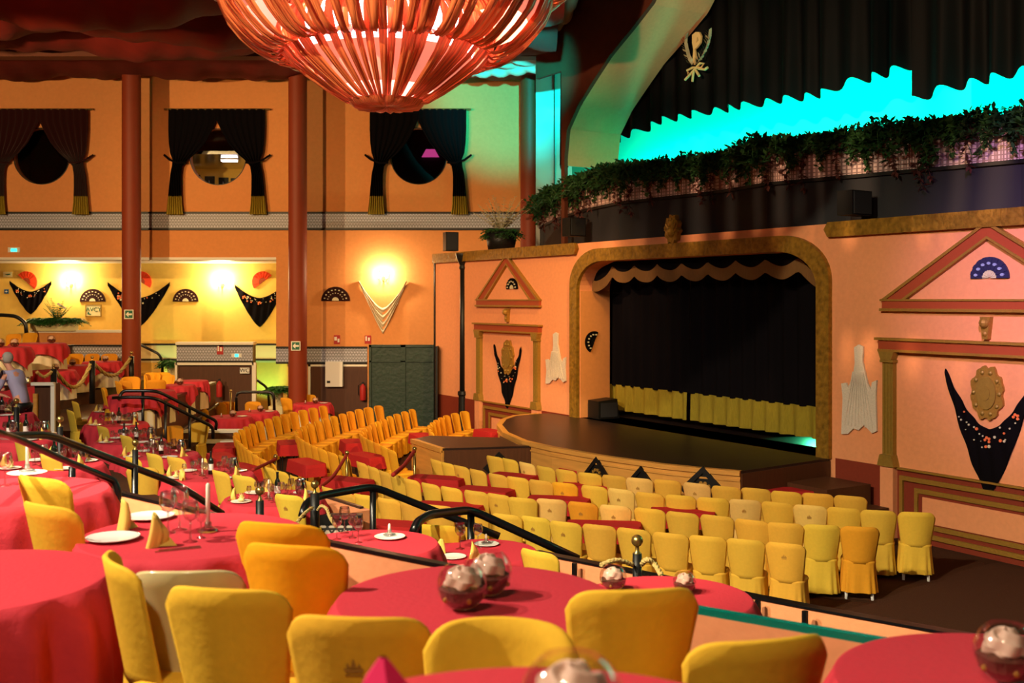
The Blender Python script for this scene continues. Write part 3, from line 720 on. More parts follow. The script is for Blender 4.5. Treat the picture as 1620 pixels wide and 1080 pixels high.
# ================================================ BACK WALL
s33 = 33/F
wins = [(66, 247), (345, 248), (662, 247)]
wall = MB()
zl = BW.px(300, 411)[1]          # lintel height over the alcove
xr = BW.px(437, 500)[0]
xl = -22
xR = BW.px(846, 400)[0]+1.5
ZC = 11.6
holes = [circ(*BW.px(x, y), .855, None, 44) for x, y in wins]
poly = [(xl, zl), (xr, zl), (xr, BW.px(437, 573)[1]), (BW.px(457, 573)[0], BW.px(437, 573)[1]), (BW.px(457, 573)[0], 0), (xR, 0), (xR, ZC), (xl, ZC)]
struct('wall_back', MB().prism(poly, -.25, 0, BW, holes), M['orange'])
struct('ceiling_alcove', MB().prism(rect(xl, zl, xr, zl+.08), -3, .02, BW), M['white'])
struct('wall_alcove', MB().prism(rect(xl, 0, 8, 5.1), -.1, 0, AW), M['yellowwall'])
struct('wall_alcove_end', MB().box((xr+.35, 34.6, 2.3), (.1, 2.8, 4.7)), M['yellowwall'])
struct('wall_left', MB().box((-22, 16, 6), (.3, 40, 12)), M['orange'])
# rooms behind the round windows
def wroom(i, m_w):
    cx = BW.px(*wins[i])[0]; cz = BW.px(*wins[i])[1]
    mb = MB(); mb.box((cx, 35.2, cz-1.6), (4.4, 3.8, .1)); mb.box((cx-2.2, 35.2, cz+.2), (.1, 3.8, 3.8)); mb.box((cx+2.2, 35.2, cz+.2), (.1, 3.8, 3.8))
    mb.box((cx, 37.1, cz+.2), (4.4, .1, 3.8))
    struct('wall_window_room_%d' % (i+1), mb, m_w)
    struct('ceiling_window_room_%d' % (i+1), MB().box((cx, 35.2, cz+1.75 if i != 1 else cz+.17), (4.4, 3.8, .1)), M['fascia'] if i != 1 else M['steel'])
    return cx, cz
for i in (0, 2): wroom(i, M['black'])  # black walls stand in for the darkness of unlit rooms
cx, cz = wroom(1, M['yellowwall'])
lamp('AREA', 'window_room_light', (cx, 35.2, cz+.08), 12, (1, .93, .85), (cx, 35.2, 0), .9, sy=.3)
t = thing('tube_light', 'glowing tube light seen through the middle round window', 'light', (cx, 35.0, cz+.5))
part('tube', MB().box((cx-.02, 34.4, cz+.06), (.5, .16, .05)), M['tube'], t); part('housing', MB().box((cx-.02, 34.4, cz+.10), (.54, .2, .03)), M['white'], t)
AP = Fr((0, 37.05, 0), (1, 0, 0), (0, -1, 0))
for k, (x, y) in enumerate(((309, 287), (332, 289), (354, 291), (373, 292))):
    a, z = AP.px(x, y); a += 0
    t = thing('framed_poster', '%s framed black poster from the left inside the middle round window' % ORD[k], 'poster', AP.p(a, z-.35))
    part('frame', MB().prism(rect(a-.17, z-.35, a+.17, z+.22), 0, .03, AP), M['posterblk'], t)
    part('print', MB().prism([(a-.08, z-.3), (a-.02, z+.1), (a+.04, z-.1), (a+.1, z-.3)], .03, .035, AP), M['tile'], t)
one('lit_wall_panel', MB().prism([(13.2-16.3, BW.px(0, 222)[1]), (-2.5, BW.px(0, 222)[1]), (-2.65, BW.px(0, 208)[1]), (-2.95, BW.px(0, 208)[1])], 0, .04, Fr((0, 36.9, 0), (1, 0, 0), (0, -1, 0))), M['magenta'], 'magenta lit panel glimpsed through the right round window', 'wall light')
for i, (x, y) in enumerate(wins):
    a, z = BW.px(x, y)
    struct('window_%d' % (i+1), MB().prism(circ(a, z, .872, None, 44), 0, .02, BW, [circ(a, z, .85, None, 44)]), M['black'])
    pn = struct('window_pane_%d' % (i+1), MB().prism(circ(a, z, .86, None, 44), -.13, -.12, BW), M['pane'])
# curtains of the round windows
def half_curtain(a, z0, s):
    """s = -1 left, 1 right ; returns velvet and fringe meshes"""
    pr = [(0, -1, 76), (.11, 0, 76), (.20, 7, 76), (.32, 18, 75), (.42, 32, 73), (.48, 44, 69), (.54, 53, 70), (.62, 55, 73), (.75, 55, 75), (.9, 54, 77), (1, 52, 79)]
    def P(u, v, add=0):
        for i in range(len(pr)-1):
            if v <= pr[i+1][0]+1e-9:
                q = (v-pr[i][0])/(pr[i+1][0]-pr[i][0]); x0 = pr[i][1]+(pr[i+1][1]-pr[i][1])*q; x1 = pr[i][2]+(pr[i+1][2]-pr[i][2])*q; break
        x = x0+(x1-x0)*u
        wd = (x1-x0)/76
        return BW.p(a+s*x*s33, z0-v*166*s33, .16+.055*math.sin(u*2*PI*7+.4*math.sin(v*7))*(.35+.65*(1-wd))+.05*(1-wd))
    m1 = MB().grid(lambda u, v: P(u, v*.83), 56, 26); m2 = MB().grid(lambda u, v: P(u, .825+v*.175), 56, 5)
    tie = BW.p(a+s*60*s33, z0-.50*166*s33, .2)
    m3 = MB().tube([tie+Vector((-s*.26, -.02, -.03)), tie+Vector((0, -.12, -.05)), tie+Vector((s*.26, 0, .06)), tie+Vector((s*.46, .1, .22))], .035, 6)
    return m1, m2, m3
wn = ('left', 'middle', 'right')
for i, (x, y) in enumerate(wins):
    a, _ = BW.px(x, y); z0 = BW.px(x, 174)[1]
    vm = M['winecurtain'] if i == 0 else M['blackcloth']
    for s in (-1, 1):
        sn = 'left' if s < 0 else 'right'
        m1, m2, m3 = half_curtain(a, z0, s)
        t = thing('window_curtain', 'dark velvet curtain tied back on the %s side of the %s round window' % (sn, wn[i]), 'curtain', BW.p(a+s*1.2, z0-3.2, .1))
        part('velvet', m1, vm, t, smooth=True); part('gold_fringe', m2, M['fringe'], t, smooth=True); part('tie_back', m3, vm, t)
    o = one('curtain_rod', MB().tube([BW.p(a-1.62, z0+.0, .12), BW.p(a+1.62, z0, .12)], .03, 8), M['brass'], 'thin curtain rod above the %s round window' % wn[i], 'curtain rod')
# tile band and trims
z1, z0 = BW.px(0, 337)[1], BW.px(0, 362)[1]
xe = BW.px(835, 350)[0]
struct('trim_5', MB().prism(rect(xl, z0, xe, z1), 0, .03, BW), M['tile'])
mb = MB(); mb.prism(rect(xl, z1-.02, xe, z1+.04), 0, .06, BW); mb.prism(rect(xl, z0-.04, xe, z0+.02), 0, .06, BW)
struct('trim_6', mb, M['black'])
# round columns
for i, (x, w_, Y) in enumerate(((208, 30, 31.6), (471, 30, 31.6), (838, 30, 31.2))):
    c = at(x, 474, Y)
    lab = ('left russet column in front of the back wall with arrow sign', 'middle russet column in front of the back wall with arrow sign', 'right russet column beside the upper stage')[i]
    t = thing('round_column', lab, 'column', (c.x, c.y, 0))
    part('shaft', MB().lathe([(.27, 0), (.27, ZC-.2)], 28, (c.x, c.y, 0)), M['column'], t, smooth=True)
    part('foot', MB().lathe([(.33, 0), (.33, .18), (.28, .24), (.27, .25)], 28, (c.x, c.y, 0)), M['column'], t)
    if i < 2:
        sy = (497, 547)[i]; sx = (204, 468)[i]; p = at(sx, sy, Y-.29); f3 = Fr((0, p.y, 0), (1, 0, 0), (0, -1, 0))
        t = thing('arrow_sign', 'small green sign with white left arrow on the %s russet column' % ('left', 'middle')[i], 'sign', p)
        part('plate', MB().prism(rect(p.x-.12, p.z-.12, p.x+.12, p.z+.12), 0, .01, f3), M['signgreen'], t)
        part('border', MB().prism(rect(p.x-.135, p.z-.135, p.x+.135, p.z+.135), 0, .012, f3, [rect(p.x-.11, p.z-.11, p.x+.11, p.z+.11)]), M['white'], t)
        mb = MB().prism([(p.x-.09, p.z), (p.x-.01, p.z+.08), (p.x-.01, p.z+.025), (p.x+.09, p.z+.025), (p.x+.09, p.z-.025), (p.x-.01, p.z-.025), (p.x-.01, p.z-.08)], .01, .016, f3)
        part('arrow', mb, M['white'], t)
# ================================================ alcove contents
def AWp(x, y, off=0): return AW.px(x, y, off)
def sconce(fr, x, y, lab, e=60):
    a, z = fr.px(x, y, .12)
    t = thing('wall_sconce', lab, 'wall lamp', fr.p(a, z-.2, 0))
    part('back_plate', MB().prism(circ(a, z-.08, .05, .09, 16), 0, .03, fr), M['brass'], t)
    mb = MB()
    for s in (-1, 1): mb.tube([fr.p(a, z-.1, .03), fr.p(a+s*.08, z-.16, .12), fr.p(a+s*.14, z-.06, .14)], .012, 6)
    part('arms', mb, M['brass'], t)
    for s in (-1, 1):
        b = fr.p(a+s*.14, z-.05, .14)
        part('candle_bulb', MB().lathe([(.012, 0), (.02, .05), (.035, .08), (.03, .14), (.002, .2)], 12, b), M['shade'], t)
        lamp('POINT', 'sconce_light', b+Vector((0, -.12, .12)), e/2, (1, .76, .42), size=.05)
sconce(AW, 110, 447, 'lit double candle sconce on the yellow alcove wall, left one', 190)
sconce(AW, 350, 447, 'lit double candle sconce on the yellow alcove wall, right one', 240)
sconce(BW, 606, 437, 'lit candle sconce above the cream shawl on the orange wall', 200)
def fanred(x, y, rot, lab, r=.36):
    a, z = AWp(x, y); half_fan(AW, a, z, r, lab, M['orangef'], M['redtrim'], rot=rot, ribs=False)
fanred(42, 446, -.72, 'orange red hand fan above the left black shawl in the alcove')
fanred(223, 446, -.55, 'orange red hand fan partly hidden by the left russet column')
fanred(416, 446, .62, 'orange red hand fan above the right black shawl in the alcove')
def pan(x, y, r, fr, lab, ):
    a, z = fr.px(x, y)
    t = thing('wall_fan', lab, 'fan', fr.p(a, z), 0)
    part('leaf', MB().prism(circ(a, z, r, r*1.0, 24, 0, PI)+[(a-r, z)], 0, .04, fr), M['winecurtain'], t)
    mb = MB()
    for rr, q in ((.78, .07), (.55, .05)):
        for i in range(9): 
            th = PI*(.08+.84*i/8); mb.prism(circ(a+r*rr*math.cos(th), z+r*rr*math.sin(th), q*r*.9, q*r*.6, 7), .04, .05, fr)
    mb.prism(circ(a, z+.01, r*.24, None, 12, 0, PI)+[(a-r*.24, z+.01)], .04, .05, fr)
    part('pattern', mb, M['flowerw'], t)
pan(147, 477, .43, AW, 'dark half round fan with pale flowers above the framed poster'); pan(294, 477, .43, AW, 'dark half round fan with ringed pattern right of the left column')
pan(531, 476, .44, BW, 'black half round fan on the orange wall left of the cream shawl')
def wshawl(x, ytip, hw, yi, yb, lab, seed, deco=True, fr=AW, m=None):
    a, zt = fr.px(x, ytip); zi = fr.px(x, yi)[1]; zb = fr.px(x, yb)[1]
    shawl(fr, a, zt, hw*fr.O.y/F, zi, zb, lab, m or M['blackcloth'], deco, seed)
wshawl(49, 444, 33, 461, 497, 'black embroidered shawl with tan fringe at the left of the alcove wall', 11)
wshawl(220, 446, 49, 471, 517, 'large black shawl half hidden behind the left russet column', 12)
wshawl(411, 450, 39, 471, 517, 'black shawl with a yellow flower at the right of the alcove wall', 13)
# cream silk swag under the sconce
a, zt = BW.px(606, 444); zi = BW.px(606, 487)[1]; zb = BW.px(606, 528)[1]
t = thing('silk_shawl', 'cream silk shawl draped in folds below the sconce on the orange wall', 'shawl', BW.p(a, zb))
def sf(u, v):
    s = u*2-1; hw = .73
    top = zi+(zt-zi)*abs(s)**1.5; bot = zb+(zt-.05-zb)*abs(s)**1.1; 
    return BW.p(a+s*hw, top+(bot-top)*v, .05+.05*math.sin(v*22)+.03*math.sin(u*20))
part('cloth', MB().grid(sf, 60, 30), M['shawlw'], t, smooth=True)
a, z = AW.px(148, 491)
t = thing('framed_poster', 'small framed dancer poster under the flowered fan in the alcove', 'poster', AW.p(a, z-.2))
part('frame', MB().prism(rect(a-.27, z-.21, a+.27, z+.21), 0, .03, AW, [rect(a-.24, z-.18, a+.24, z+.18)]), M['olive'], t)
part('print', MB().prism(rect(a-.245, z-.185, a+.245, z+.185), 0, .015, AW), M['cream'], t)
mb = MB(); text(mb, 'AVCY', .2, AW, a+.01, z+.03, .02); mb.prism([(a-.2, z-.12), (a-.17, z-.02), (a-.13, z-.1), (a-.06, z-.12), (a-.1, z-.15)], .015, .022, AW)
part('lettering', mb, M['signgreen'], t)
def sign(x, y, w_, h_, fr, m, lab, deco=None, dm='white', txt=None, ts=.1, c=.02):
    a, z = fr.px(x, y, c); w_ *= fr.O.y/F/2; h_ *= fr.O.y/F/2
    t = thing('wall_sign', lab, 'sign', fr.p(a, z-h_, c-.02))
    part('plate', MB().prism(rect(a-w_, z-h_, a+w_, z+h_), c-.02, c, fr), M[m], t)
    mb = MB()
    if txt: text(mb, txt, ts, fr, a, z, c+.006)
    for q in (deco or ()): mb.prism([(a+w_*x_, z+h_*y_) for x_, y_ in q], c, c+.008, fr)
    if mb.v: part('symbol', mb, M[dm], t)
sign(12, 434, 14, 8, AW, 'cream', 'tiny green lettered notice at the far left of the alcove wall', [[(-.6, .1), (.6, .3), (.6, -.1), (0, -.3), (-.4, -.1)]], 'signgreen')
sign(10, 461, 7, 7, AW, 'signblue', 'tiny blue sign at the far left of the alcove wall', [[(-.6, 0), (0, .4), (.6, 0), (0, -.4)]])
A1 = [rect(-.75, -.3, -.3, .8), rect(.05, -.3, .6, .5)]
sign(348, 553, 10, 15, AW if False else Fr((0, 33.4, 0), (1, 0, 0), (0, -1, 0)), 'signred', 'red fire extinguisher sign on the tiled box wall', A1, c=.12)
sign(374, 562, 16, 6, Fr((0, 33.4, 0), (1, 0, 0), (0, -1, 0)), 'legwhite', 'small lit green exit sign on the tiled box wall', [rect(-.3, -.8, .4, .8)], 'exitlit', c=.12)
sign(22, 395, 19, 8, BW, 'legwhite', 'small lit green exit sign high above the alcove at far left', [rect(-.5, -.7, .5, .5)], 'exitlit')
sign(533, 537, 10, 14, BW, 'signred', 'red fire hose sign on the orange wall above the tiled band', [rect(-.8, -.2, 0, .6), rect(.2, -.6, .8, .2)])
sign(582, 537, 10, 13, BW, 'signred', 'red fire extinguisher sign on the orange wall beside the green screen', A1)
sign(755, 534, 5, 9, Fr((0, 27.9, 0), (1, 0, 0), (0, -1, 0)), 'signred', 'tiny red sign near the left portico', [rect(-.4, -.3, .4, .5)]) if False else None
# tiled box wall, wood panel and white frame in the middle of the alcove
BX = Fr((0, 33.4, 0), (1, 0, 0), (0, -1, 0)); BA = BW
x0, x1 = BX.px(281, 600)[0], BX.px(401, 600)[0]
def bz(y): return BX.px(0, y)[1]
struct('wall_box', MB().prism(rect(x0, 0, x1, bz(543)), -.3, 0, BX), M['brownwood'])
struct('trim_7', MB().prism(rect(x0, bz(571), x1, bz(547)), 0, .1, BX), M['tile'])
mb = MB(); mb.prism(rect(x0, bz(548), x1, bz(545)), 0, .12, BX); mb.prism(rect(x0, bz(573), x1, bz(570)), 0, .12, BX); struct('trim_8', mb, M['black'])
mb = MB(); mb.prism(rect(x0-.03, bz(545), x1+.03, bz(541)), -.3, .13, BX); mb.prism(rect(x0-.03, bz(577), x1+.03, bz(573)), 0, .12, BX)
mb.prism(rect(x0-.05, 0, x0+.02, bz(573)), 0, .12, BX); mb.prism(rect(x1-.02, 0, x1+.1, bz(573)), 0, .12, BX); struct('trim_9', mb, M['white'])
a, z = BX.px(387, 586); sign(387, 586, 15, 9, BX, 'legwhite', 'white WC sign on the brown panel below the tiled box', None, 'black', txt='WC', ts=.17, c=.1)
# green-lit recesses either side (lamps behind give the green light)
for k, (xa, xb) in enumerate(((222, 283), (402, 437))):
    a, b = AW.px(xa-4, 600)[0], AW.px(xb+4, 600)[0]; f = AW
    struct('trim_%d' % (10+2*k), MB().prism(rect(a, f.px(0, 573)[1], b, f.px(0, 545)[1]), 0, .04, AW), M['cream'])
    mb = MB(); mb.prism(rect(a, f.px(0, 546)[1], b, f.px(0, 543)[1]), 0, .06, AW); mb.prism(rect(a, f.px(0, 570)[1], b, f.px(0, 567)[1]), 0, .06, AW)
    struct('trim_%d' % (11+2*k), mb, M['black'])
    lamp('SPOT', 'green_wall_lamp', at((xa+xb)/2, 650, 34.9), 150, (.40, 1, .40), at((xa+xb)/2, 580, 36), .1, 75, .8)
# alcove balustrade left with planter
GX = Fr((0, 34.2, 0), (1, 0, 0), (0, -1, 0))
a0, a1 = GX.px(48, 500)[0], GX.px(196, 500)[0]
struct('wall_gallery', MB().prism(rect(a0, GX.px(0, 700)[1], a1, GX.px(0, 525)[1]), -.2, 0, GX), M['orange'])
struct('trim_14', MB().prism(rect(a0-.02, GX.px(0, 526)[1], a1, GX.px(0, 522)[1]), -.24, .05, GX), M['white'])
# ================================================ CHAIRS
def chair_surf(s, v):
    """outer surface of a chair back: s -1..1 across, v 0..1 up; chair faces +Y, origin on the floor"""
    ht = .885-.012*s*s-.07*abs(s)**8
    z = .42+(ht-.42)*v
    w_ = .178+.05*v
    x = s*w_*(1-.0*v)
    y = -.205-.085*v+.075*s*s+.02*abs(s)**5
    return Vector((x, y, z))
def sup(t, rx, ry, e=3.2):
    c, s = math.cos(t), math.sin(t)
    return (math.copysign(abs(c)**(2/e), c)*rx, math.copysign(abs(s)**(2/e), s)*ry)
def back_mb(nu=22, nv=8, th=.024):
    mb = MB()
    def nrm(s, v):
        a = chair_surf(s+.01, v)-chair_surf(s-.01, v); b = chair_surf(s, min(1, v+.01))-chair_surf(s, max(0, v-.01)); n = a.cross(b); n.normalize(); return n if n.y < 0 else -n
    m = nv+1
    # loop across: outer face up then inner face down, closed at the sides
    vs = []; fs = []
    for i in range(nu+1):
        s = -1+2*i/nu; s = math.copysign(abs(s)**.8, s); edge = .25 if i in (0, nu) else 1
        col = []
        for j in range(m):
            v = j/nv; n = nrm(s, v); p = chair_surf(s, v); col.append(p)
        t_ = th*edge
        top = chair_surf(s, 1)
        col.append(top+Vector((0, t_*.5, .010)))
        for j in range(m-1, -1, -1):
            v = j/nv; p = chair_surf(s, v)-nrm(s, v)*t_; p.x *= .985; col.append(p)
        vs += col
    k = 2*m+1
    for i in range(nu):
        for j in range(k):
            a, b = i*k+j, i*k+(j+1) % k; fs.append((a, b, b+k, a+k))
    fs += [tuple(range(k)), tuple(range(nu*k+k-1, nu*k-1, -1))]
    return mb.add(vs, fs)
def skirt_mb(low=.055, n=72):
    mb = MB()
    def f(u, v):
        t = 2*PI*u; x, y = sup(t, .203+.018*v, .203+.010*v)
        z = .435-(.435-low)*v; pl = .010*math.sin(t*14)+.016*math.exp(-((t-1.5*PI)/.07)**2*1.0)*-1
        k = 1+(pl/.2)*v
        return Vector((x*k*(1-.04*(1-v)), y*k-.005, z))
    return mb.grid(f, n, 5, closeu=True)
def seat_mb():
    mb = MB(); n = 40; prof = [(1.0, .43), (1.01, .445), (.97, .462), (.85, .468), (.4, .462), (.01, .460)]
    def f(u, v):
        k = min(int(v*5+1e-6), 4); q = v*5-k; r = prof[k][0]+(prof[k+1][0]-prof[k][0])*q; z = prof[k][1]+(prof[k+1][1]-prof[k][1])*q
        x, y = sup(2*PI*u, .20, .203); return Vector((x*r, y*r+.005, z))
    return mb.grid(f, n, 5, closeu=True)
def emblem_mb():
    mb = MB(); C = Vector((0, 0, 0))
    def pr(x, z):
        s = x/.215; v = (z-.42)/(.885-.42); p = chair_surf(s, v); return Vector((p.x, p.y-.0035, p.z))
    for q in (((-.032, .735), (.032, .735), (.026, .722), (-.026, .722)), ((-.024, .738), (-.010, .738), (-.018, .754)), ((-.010, .738), (.010, .738), (0, .768)), ((.010, .738), (.024, .738), (.018, .754)), ((-.028, .716), (.028, .716), (.028, .711), (-.028, .711))):
        mb.add([pr(*p) for p in q], [tuple(range(len(q)))])
    return mb
YC = (.70, .40, .035)
def mk_chair(name, emb=False, legs=False, low=.055):
    t = thing(name, 'x', 'chair')
    part('backrest', back_mb(), M['yellow'], t, True, world=False)
    part('seat', seat_mb(), M['yellow'], t, True, world=False)
    part('skirt', skirt_mb(.09 if legs else low), M['yellow'], t, True, world=False, recalc=False)
    if emb: part('printed_emblem', emblem_mb(), M['emb'], t, world=False, label='faded brown crest')
    if legs:
        for sx in (-1, 1):
            for sy in (-1, 1):
                part('leg', MB().tube([(sx*.14, sy*.14, .3), (sx*.15, sy*.15, .0)], [.022, .018], 8), M['legwhite'], t, world=False)
    return t
CH = {'p': mk_chair('covered_chair'), 'e': mk_chair('covered_chair', emb=True), 'l': mk_chair('covered_chair', legs=True)}
rc = random.Random(5)
def ccol(k=None):
    if k == 'o': b = (.76, .34, .02)  # orange tint stands in for coloured light on the side and far chairs
    elif k == 'g': b = (.66, .43, .05)
    elif k == 'pale': b = (.80, .50, .13)
    else: b = (.72, .42, .05)
    j = rc.uniform(.90, 1.08); g = rc.uniform(-.035, .035)
    return (b[0]*j, (b[1]+g)*j, b[2])
def chair(P, ang, lab, group=None, kind='p', col=None, sc=None):
    """P: world point (x,y,floor z) of the seat centre, ang: rotation so that +Y faces the stage"""
    return put(CH[kind], P, ang, lab, group, sc, col or ccol())
def chair_top(px, py, zf, ang, lab, group=None, kind='p', col=None):
    p = on(px, py, zf+.885); off = Matrix.Rotation(ang, 3, 'Z')@Vector((0, -.275, 0))
    return chair((p.x-off.x, p.y-off.y, zf), ang, lab, group, kind, col)
def row(pts, zf, name, group, flip=False, emb=(), legs=(), cols=None, right=True, fwd=0):
    P = [on(x, y, zf+.885*1.05) for x, y in pts]; n = len(P)
    for i, p in enumerate(P):
        a = P[max(i-1, 0)]; b = P[min(i+1, n-1)]
        if i and (P[i]-P[i-1]).length > .75: a = P[i]
        if i < n-1 and (P[i+1]-P[i]).length > .75: b = P[i]
        t = (b-a).normalized() if (b-a).length > .01 else Vector((1, 0, 0))
        nrm = Vector((-t.y, t.x, 0))            # left of the direction of travel
        if flip: nrm = -nrm
        ang = math.atan2(-nrm.x, nrm.y)+rc.uniform(-.03, .03)
        off = Matrix.Rotation(ang, 3, 'Z')@Vector((0, -.289-fwd, 0))
        k = n-1-i if right else i
        side = 'right' if right else 'near'
        lab = 'yellow covered chair, %s from the %s end of %s' % (ORD[k], side, name)
        chair((p.x-off.x, p.y-off.y, zf), ang, lab, group, 'e' if i in emb else ('l' if i in legs else 'p'), ccol(cols[i] if cols and i in cols else None), 1.05)
    return P
r1 = [(420, 739), (440, 745), (462, 753), (487, 762), (514, 771), (540, 779), (571, 783), (609, 789), (648, 795), (691, 800), (745, 806), (797, 814), (842, 818), (890, 826), (944, 831), (998, 837), (1057, 844), (1117, 849), (1177, 854), (1240, 860)]
row(r1, 0, 'the nearest stalls row', 'nearest row of stalls chairs', emb=(12, 13, 19), cols={12: 'g', 13: 'g'})
r2 = [(567, 731), (585, 738), (603, 745), (622, 751), (645, 758), (675, 765), (708, 771), (748, 777), (784, 782), (823, 788), (869, 790), (918, 795), (970, 800), (1024, 805), (1076, 811), (1131, 816), (1186, 823), (1241, 828), (1300, 831), (1361, 834)]
row(r2, 0, 'the second stalls row', 'second row of stalls chairs', emb=(0, 8, 10, 11, 12), legs=(19,), cols={10: 'pale', 12: 'pale', 11: 'o', 19: 'o', 18: 'g'})
r3 = [(685, 727), (703, 732), (724, 737), (750, 743), (782, 750), (814, 755), (851, 760), (889, 764), (936, 769), (978, 774), (1024, 780), (1074, 784), (1126, 788), (1177, 791), (1228, 795), (1280, 800), (1334, 804), (1390, 808), (1451, 811)]
row(r3, 0, 'the third stalls row', 'third row of stalls chairs', emb=(2, 7, 9, 13, 15), legs=(18,), cols={7: 'o', 9: 'pale', 13: 'pale', 15: 'pale'})
r4 = [(786, 721), (810, 725), (837, 731), (866, 737), (898, 742), (935, 747), (974, 751), (1013, 755), (1057, 758), (1104, 763), (1150, 768), (1197, 771), (1245, 776), (1294, 779), (1346, 783)]
row(r4, 0, 'the row closest to the stage', 'fourth row of stalls chairs', emb=(2, 7, 9), cols={2: 'pale', 7: 'pale', 9: 'pale'}, fwd=-.12)
# curved side rows, chairs evenly spaced along each arc
def arc(pts, step=.5, zf=0):
    P = [on(x, y, zf+.885*1.05) for x, y in pts]
    # Catmull-Rom resample
    Q = []
    for i in range(len(P)-1):
        p0 = P[max(i-1, 0)]; p1 = P[i]; p2 = P[i+1]; p3 = P[min(i+2, len(P)-1)]
        for k in range(20):
            t = k/20; Q.append(.5*((2*p1)+(-p0+p2)*t+(2*p0-5*p1+4*p2-p3)*t*t+(-p0+3*p1-3*p2+p3)*t**3))
    Q.append(P[-1]); out = [Q[0]]; d = 0
    for i in range(1, len(Q)):
        d += (Q[i]-Q[i-1]).length
        if d >= step: out.append(Q[i]); d = 0
    return out
def arow(pts, name, group, step=.5):
    P = arc(pts, step); n = len(P)
    for i, p in enumerate(P):
        t = (P[min(i+1, n-1)]-P[max(i-1, 0)]).normalized(); nrm = Vector((t.y, -t.x, 0))
        ang = math.atan2(-nrm.x, nrm.y)+rc.uniform(-.02, .02); off = Matrix.Rotation(ang, 3, 'Z')@Vector((0, -.289, 0))
        chair((p.x-off.x, p.y-off.y, 0), ang, 'yellow covered chair, %s from the near end of %s' % (ORD[i], name), group, 'p', ccol('o'), 1.05)
arow([(424, 731), (395, 715), (369, 690), (379, 680), (398, 670), (420, 663), (450, 654.5), (480, 648), (515, 641)], 'the leftmost curved side row', 'leftmost curved row of side chairs')
arow([(539, 721), (503, 709), (474, 694), (466, 684), (475, 676), (492, 669), (524, 659), (564, 648), (596, 642)], 'the second curved side row', 'second curved row of side chairs')
arow([(615, 711), (596, 702), (577, 693), (569, 685), (577, 677), (593, 668), (616, 658), (658, 645)], 'the third curved side row', 'third curved row of side chairs')
arow([(680, 682), (677, 674), (684, 667), (697, 660), (712, 655), (741, 649)], 'the side row by the platform', 'short curved row of side chairs')
# ================================================ small red service tables between the rows
def service_table(px, py, L, W, ang, lab, zt=.74):
    p = on(px, py, zt); loc = (p.x, p.y, 0)
    t = thing('service_table', 'narrow side table, '+lab, 'table', loc, ang)
    part('tabletop', MB().box((0, 0, zt-.025), (L-.04, W-.04, .02)), M['brownwood'], t, world=False)
    for sx in (-1, 1):
        for sy in (-1, 1): part('leg', MB().tube([(sx*(L/2-.08), sy*(W/2-.07), 0), (sx*(L/2-.08), sy*(W/2-.07), zt-.03)], .014, 6), M['black'], t, world=False)
    mb = MB(); n = 40
    def f(u, v):
        t_ = 2*PI*u; x, y = sup(t_, L/2+.008, W/2+.008, 9)
        if v < .34: k = v/.34; return Vector((x*k, y*k, zt-.006+.0*k))
        q = (v-.34)/.66; w_ = 1+.05*q+.03*q*math.sin(t_*8)
        return Vector((x*w_, y*w_, zt-.012-.22*q))
    mb.grid(f, n, 6, closeu=True)
    o = link(bpy.data.objects.new('red_tablecloth', mb.mesh('red_tablecloth', M['redsmall'], False, None, False))); o.location = (loc[0], loc[1], .001); o.rotation_euler = (0, 0, ang)
    tagit(o, 'red cloth, '+lab, 'tablecloth', 'red cloths on the side tables')
    t['group'] = 'narrow side tables among the stalls'
ST = [(691, 754, -.35, .95, 'left end between third and second stalls rows'), (550, 757, -.6, .9, 'left of the second stalls row'),
      (485, 729, -1.0, .95, 'between the two leftmost curved rows, nearer one'), (580, 718.5, -.9, .9, 'at the near end of the third curved row'),
      (711, 797, -.3, 1.0, 'left part between nearest and second stalls rows'), (616, 826, -.3, .95, 'just past the tiled pier'),
      (812, 750.5, -.55, .85, 'left end behind the row closest to the stage'), (768, 772.5, -.45, .9, 'left of centre among the middle stalls rows'),
      (922, 742, -.35, .9, 'under the leftmost stage front grille'), (884, 787, -.2, .95, 'centre left among the stalls rows'),
      (955, 827, -.12, 1.0, 'centre between nearest and second stalls rows'), (927, 765, -.2, .8, 'centre between third and fourth stalls rows'),
      (1080, 806, -.1, .9, 'right of centre behind the second stalls row'), (1074, 757, -.1, .8, 'before the rightmost stage front grille'),
      (1256, 773, .0, .9, 'before the stage steps'), (774, 680, -1.0, .8, 'at the foot of the left portico'),
      (557, 697, -1.25, .8, 'inside the second curved row'), (668, 687, -1.2, .8, 'behind the side platform'),
      (456, 699, -1.3, .9, 'inside the leftmost curved row'), (356, 704, -1.4, 1.0, 'left of the leftmost curved row, far one'),
      (351, 720, -1.1, 1.0, 'left of the leftmost curved row, middle one'), (386, 737, -.9, 1.0, 'left of the leftmost curved row, near one')]
for x, y, a, L, lab in ST: service_table(x, y, L, .42, a, lab)
